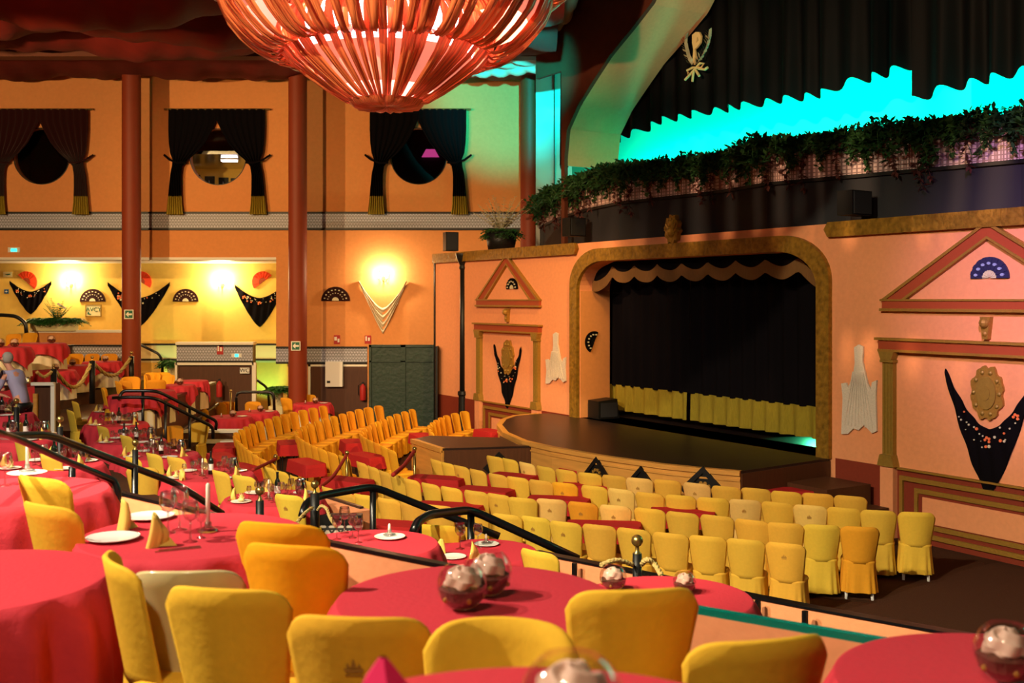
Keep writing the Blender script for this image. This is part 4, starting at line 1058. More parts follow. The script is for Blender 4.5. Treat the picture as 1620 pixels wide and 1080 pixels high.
# ================================================ round tables
def mk_round():
    t = thing('round_table', 'x', 'table')
    r = .54
    part('tabletop', MB().lathe([(.01, .72), (r-.01, .72), (r-.01, .742), (.01, .742)], 32), M['brownwood'], t, world=False)
    part('pedestal', MB().lathe([(.26, 0), (.24, .03), (.05, .08), (.045, .72)], 14), M['black'], t, world=False)
    def f(u, v):
        a = 2*PI*u; k = .5+.5*math.sin(a*17); rr = r-.012+v*(.02+.035*k)
        return Vector((rr*math.cos(a), rr*math.sin(a), .735-.70*v))
    part('underskirt', MB().grid(f, 120, 6, closeu=True), M['under'], t, True, world=False, recalc=False, label='cream pleated undercloth')
    return t
def cloth_mb(r=.545, half=.80, seed=0, fold=1.0):
    rr_ = random.Random(seed); ph = [rr_.uniform(0, 6) for _ in range(4)]
    mb = MB(); n = 144
    def f(u, v):
        a = 2*PI*u
        ext = half/max(abs(math.cos(a)), abs(math.sin(a)))-r; ext = max(.12, ext)
        j = int(round(v*14))
        if j <= 5: k = (0, .5, .85, .965, .99, 1)[j]; return Vector((r*k*math.cos(a), r*k*math.sin(a), .753-.001*(j == 5)))
        q = (j-5)/9; s = q*ext
        w_ = (.5+.5*math.sin(a*11+ph[0])*.7+.3*math.sin(a*19+ph[1]))
        out = r+.012+.06*fold*w_*min(1, s/.14)+.035*q
        return Vector((out*math.cos(a), out*math.sin(a), .749-s*.985))
    mb.grid(f, n, 14, closeu=True); return mb
RT = mk_round()
CL = []
for i in range(3):
    o = link(bpy.data.objects.new('red_tablecloth', cloth_mb(seed=i).mesh('red_tablecloth', M['red'], True, None, False))); tagit(o, 'x', 'tablecloth'); CL.append(o)
oc = link(bpy.data.objects.new('red_tablecloth', cloth_mb(half=.95, seed=8, fold=1.3).mesh('red_tablecloth', M['red'], True, None, False))); tagit(oc, 'x', 'tablecloth'); CL.append(oc)
TAB = {}
def table(key, px, py, zf, lab, d=1.0, rot=.4, k=None):
    """px,py: pixel of the centre of the table top"""
    p = on(px, py, zf+.75); loc = Vector((p.x, p.y, zf))
    o = put(RT, loc, rot, ('round table, ' if 'table' in lab else 'round table ')+lab, None, d); o.scale = (d, d, 1)
    o = put(CL[(len(TAB) % 3) if k is None else k], loc+Vector((0, 0, .0)), rot+.2, ('red cloth on the ' if 'table' in lab else 'red cloth on the round table ')+lab, None, d)
    if d != 1: 
        for q in (o,): q.scale = (d, d, 1)
    TAB[key] = (loc, d*.54, lab); return loc
# ================================================ TABLEWARE PROTOTYPES
def glass_proto(h=.20, rb=.042, name='wine_glass', cat='glass'):
    t = thing(name, 'x', cat)
    part('bowl', MB().lathe([(.004, h*.5), (rb*.6, h*.55), (rb, h*.70), (rb*.98, h*.85), (rb*.82, h), (rb*.80, h), (rb*.95, h*.85), (rb*.96, h*.7)], 18), M['glass'], t, True, world=False, recalc=False)
    part('stem', MB().lathe([(rb*.85, 0), (rb*.8, .004), (.006, .012), (.004, h*.3), (.006, h*.51), (.001, h*.515)], 14), M['glass'], t, True, world=False, recalc=False)
    return t
WG = glass_proto(); FG = glass_proto(.17, .032)
PL = thing('plate', 'x', 'plate')
part('plate_body', MB().lathe([(.001, .004), (.07, .004), (.075, .0), (.085, .006), (.125, .016), (.128, .020), (.12, .019), (.082, .010), (.001, .009)], 32), M['china'], PL, True, world=False)
part('plate_rim_line', MB().lathe([(.116, .0185), (.119, .0192), (.120, .0185)], 32), M['steel'], PL, world=False) if False else None
def mk_single(name, cat, mb, m, smooth=True, recalc=True):
    o = link(bpy.data.objects.new(name, mb.mesh(name, m, smooth, None, recalc))); tagit(o, 'x', cat); return o
def nap(u, v):
    a = 2*PI*u; z = .125*v; rr = .038*(1-.35*v**3); k = 1+.35*math.sin(2*a)+.12*math.sin(5*a)
    return Vector((rr*k*math.cos(a)+.018*math.sin(v*2.2), rr*k*math.sin(a), z-.02*v*math.cos(a)*2))
mbn = MB().grid(nap, 28, 8, closeu=True); mbn.f.append(tuple(i*9+8 for i in range(28)))
mbn.add([(.02, -.03, .005), (.10, -.01, .002), (.05, .03, .03), (.02, .02, .09)], [(0, 1, 2), (0, 2, 3), (1, 2, 3)])
NS = mk_single('standing_napkin', 'napkin', mbn, M['napkin'], True)
def fan_nap():
    mb = MB(); n = 9
    for i in range(n):
        a = PI*(.12+.76*i/(n-1)); b = a+.18
        mb.add([(0, .0, .02), (.085*math.cos(a), .01*(i % 2), .03+.08*math.sin(a)), (.085*math.cos(b), .015+.01*(i % 2), .03+.08*math.sin(b)), (0, .03, .02)], [(0, 1, 2), (0, 2, 3), (0, 3, 1)])
    mb.ball((0, .0, .025), .045, 10, .45); return mb
NF = mk_single('folded_napkin', 'napkin', fan_nap(), M['creamnapkin'], False)
def candle_proto(h=.22):
    t = thing('candlestick', 'x', 'candle')
    part('glass_holder', MB().lathe([(.001, .002), (.05, .002), (.052, .012), (.03, .022), (.018, .03), (.018, .05), (.013, .05), (.001, .03)], 18), M['glass'], t, True, world=False)
    part('candle', MB().lathe([(.001, .02), (.012, .02), (.0105, .02+h), (.004, .028+h), (.001, .028+h)], 12), M['candle'], t, True, world=False)
    part('wick', MB().tube([(0, 0, .02+h), (.002, 0, .038+h)], .0012, 5), M['black'], t, world=False)
    return t
CA = candle_proto(); CS = candle_proto(.07)
WB = thing('wine_bottle', 'x', 'bottle')
part('glass_body', MB().lathe([(.001, 0), (.036, 0), (.038, .01), (.038, .185), (.033, .21), (.016, .24), (.0145, .31), (.016, .312), (.016, .32), (.001, .32)], 18), M['bottle'], WB, True, world=False)
part('label', MB().lathe([(.0388, .06), (.0388, .15)], 18), M['paper'], WB, True, world=False, recalc=False, label='white paper label')
part('capsule', MB().lathe([(.0152, .26), (.0152, .305), (.0168, .31), (.0168, .322), (.001, .323)], 14), M['black'], WB, world=False)
JG = thing('steel_jug', 'x', 'jug')
part('jug_body', MB().lathe([(.001, 0), (.05, 0), (.055, .01), (.072, .06), (.075, .10), (.062, .16), (.048, .19), (.055, .215), (.052, .215), (.045, .19), (.058, .155), (.001, .02)], 22), M['steel'], JG, True, world=False)
part('handle', MB().tube([(.05, 0, .20), (.095, 0, .185), (.105, 0, .13), (.09, 0, .07), (.065, 0, .05)], .008, 8), M['steel'], JG, True, world=False)
def bowl_proto(seed):
    r = random.Random(seed); t = thing('glass_bowl', 'x', 'centrepiece')
    R0 = .096
    prof = [(R0*math.sin(th), R0-R0*math.cos(th)) for th in [PI*(.12+.70*i/16) for i in range(17)]]
    part('glass_globe', MB().lathe([(.001, prof[0][1])]+prof, 28), M['globe'], t, True, world=False, recalc=False)
    mb = MB(); mb.lathe([(.001, .008), (.045, .014), (.077, .045), (.086, .082), (.06, .10), (.001, .09)], 20, fn=lambda a, q, z, j: (q*(1+.05*math.sin(5*a+j)), z))
    part('potpourri', mb, M['potp'], t, world=False)
    mb = MB()
    for i in range(9): mb.ball((.05*math.cos(i*.7), .05*math.sin(i*.7), .075+.01*(i % 3)), .018, 7)
    for i in range(5): mb.ball((.078*math.cos(i*1.25+.4), .078*math.sin(i*1.25+.4), .05), .011, 6)
    part('golden_pods', mb, M['goldtrim'], t, world=False)
    mb = MB()
    def f(u, v):
        a = 2*PI*u; th = v*PI*.62; k = 1+.10*math.sin(5*a+v*9)*v
        return Vector((.068*math.sin(th)*k*math.cos(a), .068*math.sin(th)*k*math.sin(a), .104+.056*math.cos(th)+.009*math.sin(3*a-v*17)*(1-.3*v)))
    mb.grid(f, 60, 30, closeu=True)
    part('rose', mb, M['rose'], t, True, world=False, recalc=False, label='cream pink rose')
    return t
GB = [bowl_proto(1), bowl_proto(2)]
CU = thing('cutlery', 'x', 'cutlery')
part('knife', MB().box((0, 0, .003), (.21, .012, .003)), M['steel'], CU, world=False)
part('fork', MB().box((.01, .03, .003), (.19, .010, .003)), M['steel'], CU, world=False)
PROT = [WG, FG, PL, NS, NF, CA, CS, WB, JG, CU]+GB
def pos(px, py, z, Y=None):
    return on(px, py, z)
GROUPN = {}
def ware(P, proto, lab, rz=None, group=None, sc=None):
    return put(proto, P, R.uniform(0, 6) if rz is None else rz, lab, group, sc)
# ================================================ NEAR TIER (floor 1.82)
A = 1.82; AT = A+.753
table('front', 752, 948, A, 'in the centre foreground carrying two rose bowls', rot=.3, k=0)
table('b', 306, 846, A, 'with tall candle left of the foreground chairs', rot=.1, k=1)
table('left', 20, 778, A, 'at the left edge with a tall candle', rot=.55, k=2, d=1.02)
table('frontleft', -50, 918, A, 'cut off at the bottom left corner', rot=.62, k=3, d=1.02)
table('right', 1615, 1090, A, 'cut off at the bottom right corner', rot=.2, k=1)
t0 = on(850, 1245, 2.18+.75); t0 = Vector((.045, 1.84, 2.18))
put(RT, t0, 0, 'round table at the very bottom centre edge of the view'); put(CL[2], t0, .5, 'crimson cloth on the table at the very bottom centre edge')
# chairs of the near tier
CB = (.80, .47, .035)
for x, y, ang, lab, k in ((54, 768, -.55, 'yellow covered chair at the left edge, farther of two stacked in view', 'p'), (64, 813, -.6, 'yellow covered chair at the left edge, nearer of two overlapping', 'p'),
                          (176, 903, -1.05, 'yellow covered chair seen side on beside the bottom left red table', 'p'),
                          (347, 953, -.18, 'dark yellow covered chair, front left of the pair before the cream plastic chair', 'p'),
                          (434, 845, -.30, 'amber covered chair, rear one of the overlapping pair left of centre', 'p'), (454, 881, -.27, 'amber covered chair, front one of the overlapping pair left of centre', 'p'),
                          (560, 1000, -.1, 'yellow covered chair with printed crest at the bottom left of centre', 'e'),
                          (796, 1005, PI-.1, 'yellow covered chair directly below the centre table, facing the camera', 'p'),
                          (1008, 955, .12, 'large yellow covered chair right of the centre table', 'p'), (1214, 1037, .25, 'yellow covered chair at the bottom edge right of centre', 'p')):
    if ang == PI-.1:
        p = on(x, y, A+.885); off = Matrix.Rotation(ang, 3, 'Z')@Vector((0, -.275, 0)); chair((p.x-off.x, p.y-off.y, A), ang, lab, None, k, CB)
    else: chair_top(x, y, A, ang, lab, None, k, (.84, .36, .008) if 'amber' in lab else (CB if k == 'p' else (.74, .40, .03)))
# bare plastic chairs
def plastic_chair(loc, ang, lab):
    t = thing('plastic_chair', lab, 'chair', loc, ang)
    part('backrest', back_mb(22, 8, .012), M['plastic'], t, True, world=False); part('seat', seat_mb(), M['plastic'], t, True, world=False)
    for sx in (-1, 1):
        for sy in (-1, 1): part('leg', MB().tube([(sx*.16, sy*.16, .45), (sx*.2, sy*.21, 0)], [.028, .018], 8), M['plastic'], t, world=False)
        part('arm_support', MB().tube([(sx*.19, -.19, .6), (sx*.2, 0, .58), (sx*.2, .15, .46)], .016, 8), M['plastic'], t, True, world=False)
def ptop(px, py, zf, ang):
    p = on(px, py, zf+.885); off = Matrix.Rotation(ang, 3, 'Z')@Vector((0, -.275, 0)); return (p.x-off.x, p.y-off.y, zf)
plastic_chair(ptop(288, 906, A, .05), .05, 'bare glossy cream plastic chair in front of the table with the candle')
plastic_chair((-1.62, 2.72, A), .5, 'bare pale plastic chair cut off at the bottom left corner')
# items on near tables
q = TAB['front'][0]
for x, y, i, lab in ((731, 964, 0, 'glass bowl with rose, nearer of the two on the centre table'), (772, 942, 1, 'glass bowl with rose, farther of the two on the centre table')):
    ware(on(x, y, AT), GB[i], lab, 2.2+i)
ware(Vector((.108, 1.93, 2.933)), GB[0], 'glass bowl whose top shows at the very bottom centre edge', 1)
ware(on(1592, 1078, AT), GB[1], 'glass bowl with rose on the bottom right red table', .5)
def cone_nap(P, h, lab):
    mb = MB(); mb.lathe([(.001, 0), (.075, 0), (.045, h*.55), (.008, h)], 5, P); one('crimson_napkin', mb, M['rednap'], lab, 'napkin')
cone_nap(Vector((-.26, 2.16, 2.932)), .10, 'crimson pointed napkin at the very bottom left of centre')
for x, y, lab in ((179, 854, 'white plate at the left of the candle table'), (238, 820, 'white plate at the back of the candle table behind the napkins')): ware(on(x, y, AT), PL, lab)
ware(on(195, 839, AT), NS, 'yellow standing napkin behind the left plate on the candle table', 1.2, sc=1.0); ware(on(246, 864, AT), NS, 'yellow standing napkin at the centre of the candle table', .2, sc=1.0)
for (x, y, s, lab) in ((266, 843, 1.05, 'large wine glass closest to the far plate on the candle table'), (284, 838, 1.1, 'large wine glass at the back of the candle table cluster'), (301, 857, 1.0, 'front middle wine glass of the candle table cluster'), (318, 851, .9, 'small wine glass closest to the candle')):
    ware(on(x, y, AT), WG if s > .95 else FG, lab, None, None, s)
ware(on(329, 841, AT), CA, 'tall ivory candle in a glass holder on the table left of the foreground chairs')
ware(on(282, 870, AT), CU, 'knife and fork lying near the edge of the candle table', .45)
ware(on(43, 751, AT), PL, 'white plate under the tall candle at the left edge', 0); ware(on(43, 749, AT)+Vector((0, 0, .015)), CA, 'tall ivory candle on a plate on the left edge table')
ware(on(8, 768, AT), WG, 'wine glass on the left edge table beside the candle')
# ================================================ MIDDLE TIER (floor 1.05)
B = 1.05; BT = B+.753
table('t2a', 584, 861, B, 'just behind the dark capped parapet with a low candle', rot=.2, k=2)
table('t2c', 1057, 945, B, 'behind the teal edged parapet carrying two rose bowls', rot=.9, k=1)
table('tbr', 1640, 1052, B, 'at the right edge beyond the bottom right table', rot=.9, k=0)
ware(on(617, 851, BT), PL, 'white plate under the low candle on the table behind the parapet', 0); ware(on(616, 849, BT)+Vector((0, 0, .012)), CS, 'low candle on the table just behind the dark capped parapet')
for x, y, s, lab in ((533, 853, 1, 'left front wine glass'), (545, 843, 1.1, 'tallest back wine glass'), (558, 851, 1, 'right middle wine glass'), (567, 858, .95, 'right front wine glass')):
    ware(on(x, y, BT), WG, lab+' of the four on the table behind the dark capped parapet', None, None, s)
ware(on(970, 934, BT), GB[0], 'glass bowl with rose at the near left of the table behind the teal edge', 1.5, sc=.95)
ware(on(1083, 938, BT), GB[1], 'smaller glass bowl with rose at the right of the table behind the teal edge', 2, sc=.8)
# ================================================ LOW TIER (floor .5)
C = .5; CT = C+.753
table('t2b', 762, 872, C, 'with low candle and plates left of the handrail end', rot=.5, k=0)
ware(on(770, 862, CT), PL, 'white plate under the low candle left of the handrail end', 0); ware(on(769, 861, CT)+Vector((0, 0, .012)), CS, 'low candle on the table left of the handrail end')
ware(on(717, 882, CT), PL, 'white plate at the near left of the table left of the handrail end'); ware(on(748, 882, CT), NS, 'standing cream napkin on the table left of the handrail end', .2); ware(on(697, 878, CT), NS, 'standing cream napkin at the left side of the table left of the handrail end', 2)
ware(on(728, 868, CT), WG, 'left wine glass on the table left of the handrail end', None, None, 1.3); ware(on(756, 866, CT), WG, 'right wine glass on the table left of the handrail end', None, None, 1.2)
chair_top(690, 838, C, -.3, 'yellow covered chair with crest behind the four wine glasses, before the stairs', None, 'e', (.60, .38, .03))
chair_top(846, 879, C, -.75, 'yellow covered chair peeking over the far edge of the centre table', None, 'p', (.66, .42, .04))
# ================================================ SET TABLES ON THE LEFT
rw = random.Random(21)
DIR = ['right', 'back right', 'back', 'back left', 'left', 'front left', 'front', 'front right']
def dress(key, plates=4, glasses=8, bottles=1, jugs=1, naps=3, candle=False, a0=0.0, a1=2*PI, cut=0):
    loc, r, lab = TAB[key]; z = loc.z+.753
    def P(rr, a): return Vector((loc.x+rr*math.cos(a), loc.y+rr*math.sin(a), z))
    for i in range(plates):
        k = (i*8//plates+5) % 8; a = k*PI/4+rw.uniform(-.1, .1); p = P(r*.74, a)
        ware(p, PL, 'white plate at the %s of the %s' % (DIR[k], lab), None, 'plates on the '+lab)
        if i % 2 == 0: ware(p+Vector((0, 0, .012)), NF, 'folded napkin at the %s of the %s' % (DIR[k], lab), a+PI/2, 'folded napkins on the '+lab)
    for i in range(naps):
        k = (i*3+4) % 8; ware(P(r*.80, k*PI/4+.35), NS, 'standing napkin at the %s of the %s' % (DIR[k], lab), k, 'standing napkins on the '+lab)
    for i in range(glasses):
        k = (i//2*3) % 8; a = k*PI/4+.2*(i % 2); inn = i % 2 == 0
        ware(P(r*(.28 if inn else .5), a), WG if i % 3 else FG, '%s glass, %s of the %s ring, %s' % ('wine' if i % 3 else 'flute', DIR[k], 'inner' if inn else 'outer', lab), None, 'glasses on the '+lab, rw.uniform(.95, 1.15))
    for i in range(bottles): ware(P(.12 if bottles > 1 else .06, i*PI+.9), WB, 'dark wine bottle%s on the %s' % ((', %s one,' % ('right', 'left')[i]) if bottles > 1 else '', lab), None, 'wine bottles on the '+lab if bottles > 1 else None)
    for i in range(jugs): ware(P(r*.60, .55+i*1.6), JG, 'steel water jug%s on the %s' % ((', %s one,' % ('right', 'left')[i]) if jugs > 1 else '', lab), None, 'steel jugs on the '+lab if jugs > 1 else None)
    if candle: ware(P(r*.15, 4.2), CA, 'ivory candle on the '+lab)
    for i in range(cut): ware(P(r*.75, a0+i*2.1+.7), CU, 'knife and fork on the '+lab)
table('m1', 433, 788, C, 'nearest laid table by the rope post', 1.12, .4, 0); dress('m1', 4, 11, 1, 1, 3, True, cut=1)
table('l1', 328, 751, C, 'second laid table beyond the black handrail', 1.18, .9, 1); dress('l1', 4, 10, 1, 1, 4, True, cut=1)
table('l3', 250, 719, C, 'third laid table beyond the black handrail', 1.15, .2, 2); dress('l3', 4, 16, 1, 2, 3, True)
table('l4', 206, 697, C, 'fourth laid table beyond the black handrail', 1.1, .6, 0); dress('l4', 4, 16, 2, 1, 2, True)
table('l5', 184, 670, C, 'fifth laid table beyond the black handrail', 1.1, .3, 1); dress('l5', 3, 16, 1, 1, 2, True)
table('l6', 186, 650, C, 'farthest laid table below the far handrail', 1.0, .5, 2); dress('l6', 3, 14, 2, 1, 2)
table('ll1', 78, 736, B, 'laid table under the sloping handrail', 1.1, .3, 0); dress('ll1', 4, 9, 1, 1, 3, True, cut=1)
table('ll2', 28, 692, B, 'left edge table above the handrail', 1.1, .8, 1); dress('ll2', 4, 10, 2, 2, 3)
table('ll3', -8, 655, B, 'left edge table half out of view', 1.1, .1, 2); dress('ll3', 3, 9, 2, 1, 2)
table('ll4', 18, 613, B, 'table beside the man in lavender', 1.0, .5, 0); dress('ll4', 3, 9, 2, 1, 1)
CHL = [(343, 750, C, -0.83, 'tall yellow chair left of the laid table by the brass ball'), (380, 758, C, -0.63, 'second yellow chair left of the laid table by the brass ball'),
       (452, 789, C, -0.53, 'yellow chair with crest before the laid table by the brass ball'), (238, 722, C, -0.78, 'yellow chair left of the table with jug and bottle'),
       (273, 728, C, -0.68, 'yellow chair before the table with jug and bottle'), (195, 693, C, -0.83, 'yellow chair beside the third laid table'),
       (158, 678, C, -0.83, 'yellow chair beside the fourth laid table'), (116, 638, C, -0.98, 'farther orange yellow chair left of the laid tables'), (108, 652, C, -0.98, 'nearer orange yellow chair left of the laid tables'),
       (27, 698, B, -0.88, 'yellow chair under the handrail at the far left'), (72, 725, B, -0.68, 'yellow chair under the handrail, right of the tall candle'),
       (205, 728, C, -0.78, 'yellow chair behind the handrail ball post'), (222, 745, C, -0.08, 'yellow chair low behind the handrail, near the parapet corner')]
for i, (x, y, zf, a, lab) in enumerate(CHL): chair_top(x, y, zf, a, lab, None, 'e' if i == 2 else 'p', ccol('g'))
for x, y, a, lab in ((272, 677, -2.4, 'orange lit covered chair facing right before the white edged steps'), (318, 672, PI-.15, 'covered chair facing the camera before the white edged steps')):
    p = on(x, y, .885); off = Matrix.Rotation(a, 3, 'Z')@Vector((0, -.275, 0)); chair((p.x-off.x, p.y-off.y, 0), a, lab, None, 'p', ccol('o' if x < 300 else None))
# ================================================ BACK TERRACES
GZ = 1.2
struct('floor_gallery', MB().box((-17, 31.4, GZ/2), (10.6, 9.0, GZ)), M['brownwood'])
TZ = .9
x0 = at(160, 600, 24).x
struct('floor_terrace', flat([(-11.68, 23.4), (-7.9, 23.4), (-8.2, 29.3), (-11.68, 29.3)], 0, TZ), M['brownwood'])
pa, pb_ = on(206, 637, 1.5), on(244, 637, 1.5)
t = thing('terrace_parapet', 'low tiled pier and sloping brown flank wall with black top beyond the handrails', 'parapet', (pb_.x, pb_.y, 0))
part('tiled_front', MB().box(((pa.x+pb_.x)/2, pa.y-.0, 1.15), (pb_.x-pa.x, .12, .60)), M['tile'], t)
part('capping', MB().box(((pa.x+pb_.x)/2, pa.y, 1.48), (pb_.x-pa.x+.06, .16, .06)), M['rail'], t)
e1 = on(338, 604, 1.5)
part('flank_wall', wallrun([(pb_.x, pb_.y), (e1.x, e1.y)], 0, 1.45, .1), M['brownwood'], t, label='brown flank wall')
part('capping', wallrun([(pb_.x, pb_.y), (e1.x, e1.y)], 1.45, 1.51, .14), M['rail'], t)
part('lower_rail', MB().tube([(pb_.x+.12, pb_.y, .55), (e1.x+.12, e1.y, .9)], .035, 6), M['rail'], t)
t = thing('white_edged_steps', 'two low dark steps with white edges behind the covered chairs', 'steps', (-7.0, 25.6, 0))
for k, (Y0, z) in enumerate(((25.45, .66), (25.15, .45))):
    xa, xb = at(240, 0, Y0).x, at(386, 0, Y0).x
    part('step', MB().box(((xa+xb)/2, Y0+.15, z/2-.03), (xb-xa, .28, z-.06)), M['brownwood'], t)
    part('white_edge', MB().box(((xa+xb)/2, Y0+.14, z-.03), (xb-xa, .32, .06)), M['white'], t)
# curved wall at far left with black rail
cw = [(on(196, 546, 2.37)), (on(112, 546, 2.37)), (on(60, 551, 2.37)), (on(0, 561, 2.37)), (on(-80, 582, 2.37))]
cw = [(p.x, min(p.y, 32.7)) for p in cw]
t = thing('curved_gallery_wall', 'curved brown wall with a black top rail rising at the far left', 'parapet', (*cw[3], GZ))
part('tiled_part', wallrun(cw[:2], 1.75, 2.33, .1), M['tile'], t, label='grey tiled right part')
part('lower_part', wallrun(cw[:2], GZ, 1.75, .08), M['brownwood'], t)
part('brown_part', wallrun(cw[1:], GZ, 2.33, .1), M['brownwood'], t)
part('top_rail', wallrun(cw, 2.33, 2.39, .16), M['rail'], t)
struct('floor_gallery_upper', flat([(x+.0, y+.1) for x, y in cw[1:]]+[(-21, 24), (-21, 33), (cw[0][0], 33)], 1.7, 1.8) if False else MB().box((-17, 31, 1.5), (.1, .1, .1)), M['brownwood'])
t = thing('framed_box', 'brown panelled box with a white frame behind the laid tables at left', 'cabinet', (*at(68, 640, 22)[:2], C))
b0, b1 = at(53, 0, 22).x, at(84, 0, 22).x; zt = at(0, 607, 22).z
part('panel', MB().box(((b0+b1)/2, 22.2, (zt+C)/2), (b1-b0, .3, zt-C)), M['brownwood'], t)
mb = MB(); mb.box(((b0+b1)/2, 22.0, zt), (b1-b0+.06, .12, .06)); mb.box((b1, 22.0, (zt+C)/2), (.08, .06, zt-C)); part('white_frame', mb, M['white'], t)
part('wooden_post', MB().box((b0+.05, 21.98, (zt+C)/2-.1), (.08, .06, zt-C-.2)), M['stagewood'], t)
# round tables on the terraces
for key, x, y, zf, lab, d, k, dr in (
    ('g1', 83, 586, GZ, 'nearest of three on the left gallery', 1.0, 0, 1), ('g2', 110, 578, GZ, 'middle of three on the left gallery', 1.0, 1, 1), ('g3', 162, 572, GZ, 'rightmost of three on the left gallery', .98, 2, 1),
    ('h1', 236, 618, TZ, 'just above the far handrail', 1.02, 0, 0), ('h0', 212, 625, TZ, 'lowest behind the far handrail', 1.0, 1, 0), ('h2', 279, 609, TZ, 'second right of the left column', .8, 1, 1), ('h3', 303, 602, TZ, 'third right of the left column before the brown panel', .75, 2, 0),
    ('k1', 363, 659, 0, 'left one of the pair below the WC sign', 1.0, 0, 2), ('k2', 407, 651, 0, 'right one of the pair below the WC sign', 1.0, 1, 2), ('k3', 494, 638, 0, 'at the foot of the middle russet column', 1.0, 2, 2)):
    table(key, x, y, zf, lab, d, rw.uniform(0, 1), k); loc = TAB[key][0]
    z = zf+.753
    if dr:
        ware(Vector((loc.x+.1, loc.y-.05, z)), GB[0 if k else 1], 'small glass rose bowl on the table '+lab)
    if dr == 2:
        ware(Vector((loc.x-.18, loc.y-.1, z)), CS, 'low candle on the table '+lab); ware(Vector((loc.x+.33, loc.y, z)), PL, 'white plate on the table '+lab)
FCH = [(68, 569, GZ, 2.6), (92, 567, GZ, 2.9), (108, 563, GZ, 2.5), (121, 562, GZ, 3.2), (148, 562, GZ, 3.0), (174, 562, GZ, -3.0)]
for i, (x, y, zf, a) in enumerate(FCH): chair_top(x, y, zf, a, 'covered chair on the gallery behind the man, %s from the left' % ORD[i], 'chairs on the left gallery', 'p', ccol('o'))
FC2 = [(162, 617, TZ, -1.3), (184, 606, TZ, -1.0), (195, 605, TZ, -.6), (206, 599, TZ, -2.6), (231, 595, TZ, -1.4), (243, 592, TZ, 3.0), (256, 592, TZ, -2.8), (270, 596, TZ, 2.6), (246, 604, TZ, .2)]
for i, (x, y, zf, a) in enumerate(FC2): chair_top(x, y, zf, a, 'covered chair on the terrace around the left column, %s from the left' % ORD[i], 'chairs on the middle terrace', 'p', ccol('o'))
FC3 = [(299, 649, 0, -.5, 'covered chair behind the handrail end, left one of two'), (316, 649, 0, -.5, 'covered chair behind the handrail end, right one of two'), (345, 639, 0, -.4, 'left covered chair behind the table pair below the WC sign'), (361, 638, 0, -.2, 'middle covered chair behind the table pair below the WC sign'),
       (402, 638, 0, 3.0, 'covered chair behind the table pair below the WC sign, right one'), (450, 632, 0, -.6, 'covered chair left of the middle russet column foot'), (471, 628, 0, 2.9, 'covered chair before the middle russet column'), (487, 627, 0, -2.8, 'covered chair right of the middle russet column')]
for x, y, zf, a, lab in FC3: chair_top(x, y, zf, a, lab, None, 'p', ccol('o'))
for x, y, lab in ((60, 543, 'right one'), (0, 549, 'left one')):
    p = on(x, y, 2.6); zf = 1.85
    table('u'+lab[0], x, y, zf, 'behind the curved wall rail at far left, '+lab, 1.25, .3, 0)
    loc = TAB['u'+lab[0]][0]
    for j, dx in enumerate((-.25, .1) if x == 0 else (.1,)): ware(Vector((loc.x+dx+.3, loc.y-.1, zf+.753)), GB[j], 'small rose bowl behind the curved wall, %s' % ('left', 'middle')[j] if x == 0 else 'small rose bowl behind the curved wall, right', sc=1.2)
struct('floor_gallery_top', flat([(x+(-.1), y+.12) for x, y in cw[1:]]+[(-21, 24), (-21, 32.6), (cw[1][0], 32.7)], 1.25, 1.85), M['brownwood'])
for x, y, lab in ((24, 531, 'left'), (50, 529, 'right')): chair_top(x, y, 1.85, 3.0, 'covered chair behind the far left curved wall, %s one' % lab, None, 'p', ccol('o'))
for s_ in [o for o in COL.objects if o.name == 'floor_gallery_upper']: bpy.data.objects.remove(s_)
# ================================================ HANDRAILS AND POSTS
def rail(pts, r, lab, posts=(), name='handrail'):
    P = [at(x, y, Y) for x, y, Y in pts]
    b = P[0]; t = thing(name, lab, 'handrail', (b.x, b.y, min(p.z for p in P)-.3))
    # rounded corners
    Q = [P[0]]
    for i in range(1, len(P)-1):
        a, c, d = P[i-1], P[i], P[i+1]; k = min(.16, (a-c).length*.4, (d-c).length*.4)
        u = c+(a-c).normalized()*k; v = c+(d-c).normalized()*k
        for j in range(5): q = j/4; Q.append(u*(1-q)**2+c*2*q*(1-q)+v*q*q)
    Q.append(P[-1]); part('rail', MB().tube(Q, r, 10), M['rail'], t, True)
    for x, y, Y, zb in posts:
        p = at(x, y, Y); part('post', MB().tube([(p.x, p.y, zb), (p.x, p.y, p.z)], r*.9, 10), M['rail'], t, True)
    return t
rail([(-60, 672, 5.9), (2, 690, 6.6), (76, 687, 7.2), (130, 708, 7.7), (280, 765, 8.7), (352, 812, 9.1)], .026, 'thick black handrail sloping down across the left foreground', [(114, 738, 7.4, 1.82), (213, 739, 8.2, 1.05)])
rail([(-60, 668, 5.5), (24, 692, 6.3), (100, 727, 6.7), (150, 747, 6.95), (181, 760, 7.05), (187, 775, 7.05), (187, 830, 7.05)], .021, 'lower black handrail bending down beside the left red table')
rail([(478, 815, 12.0), (484, 795, 12.2), (506, 784, 12.4), (590, 769, 13.0), (660, 797, 13.2), (735, 826, 13.3), (790, 848, 13.3)], .045, 'black handrail of the stairs, upper one behind', [(500, 786, 12.3, .5), (590, 770, 13.0, 0)])
rail([(654, 842, 10.6), (660, 826, 10.7), (678, 814, 10.9), (745, 806, 11.6), (830, 845, 11.7), (915, 884, 11.75)], .046, 'black handrail of the stairs, lower one beside the tables', [(661, 830, 10.7, .5), (745, 808, 11.6, 0)])
rail([(187, 632, 23.0), (194, 618, 23.1), (248, 618, 23.2), (343, 666, 24.0), (341, 680, 24.0)], .036, 'far black handrail, upper of the parallel pair', [(226, 618, 23.15, TZ-.4), (300, 645, 23.6, 0)])
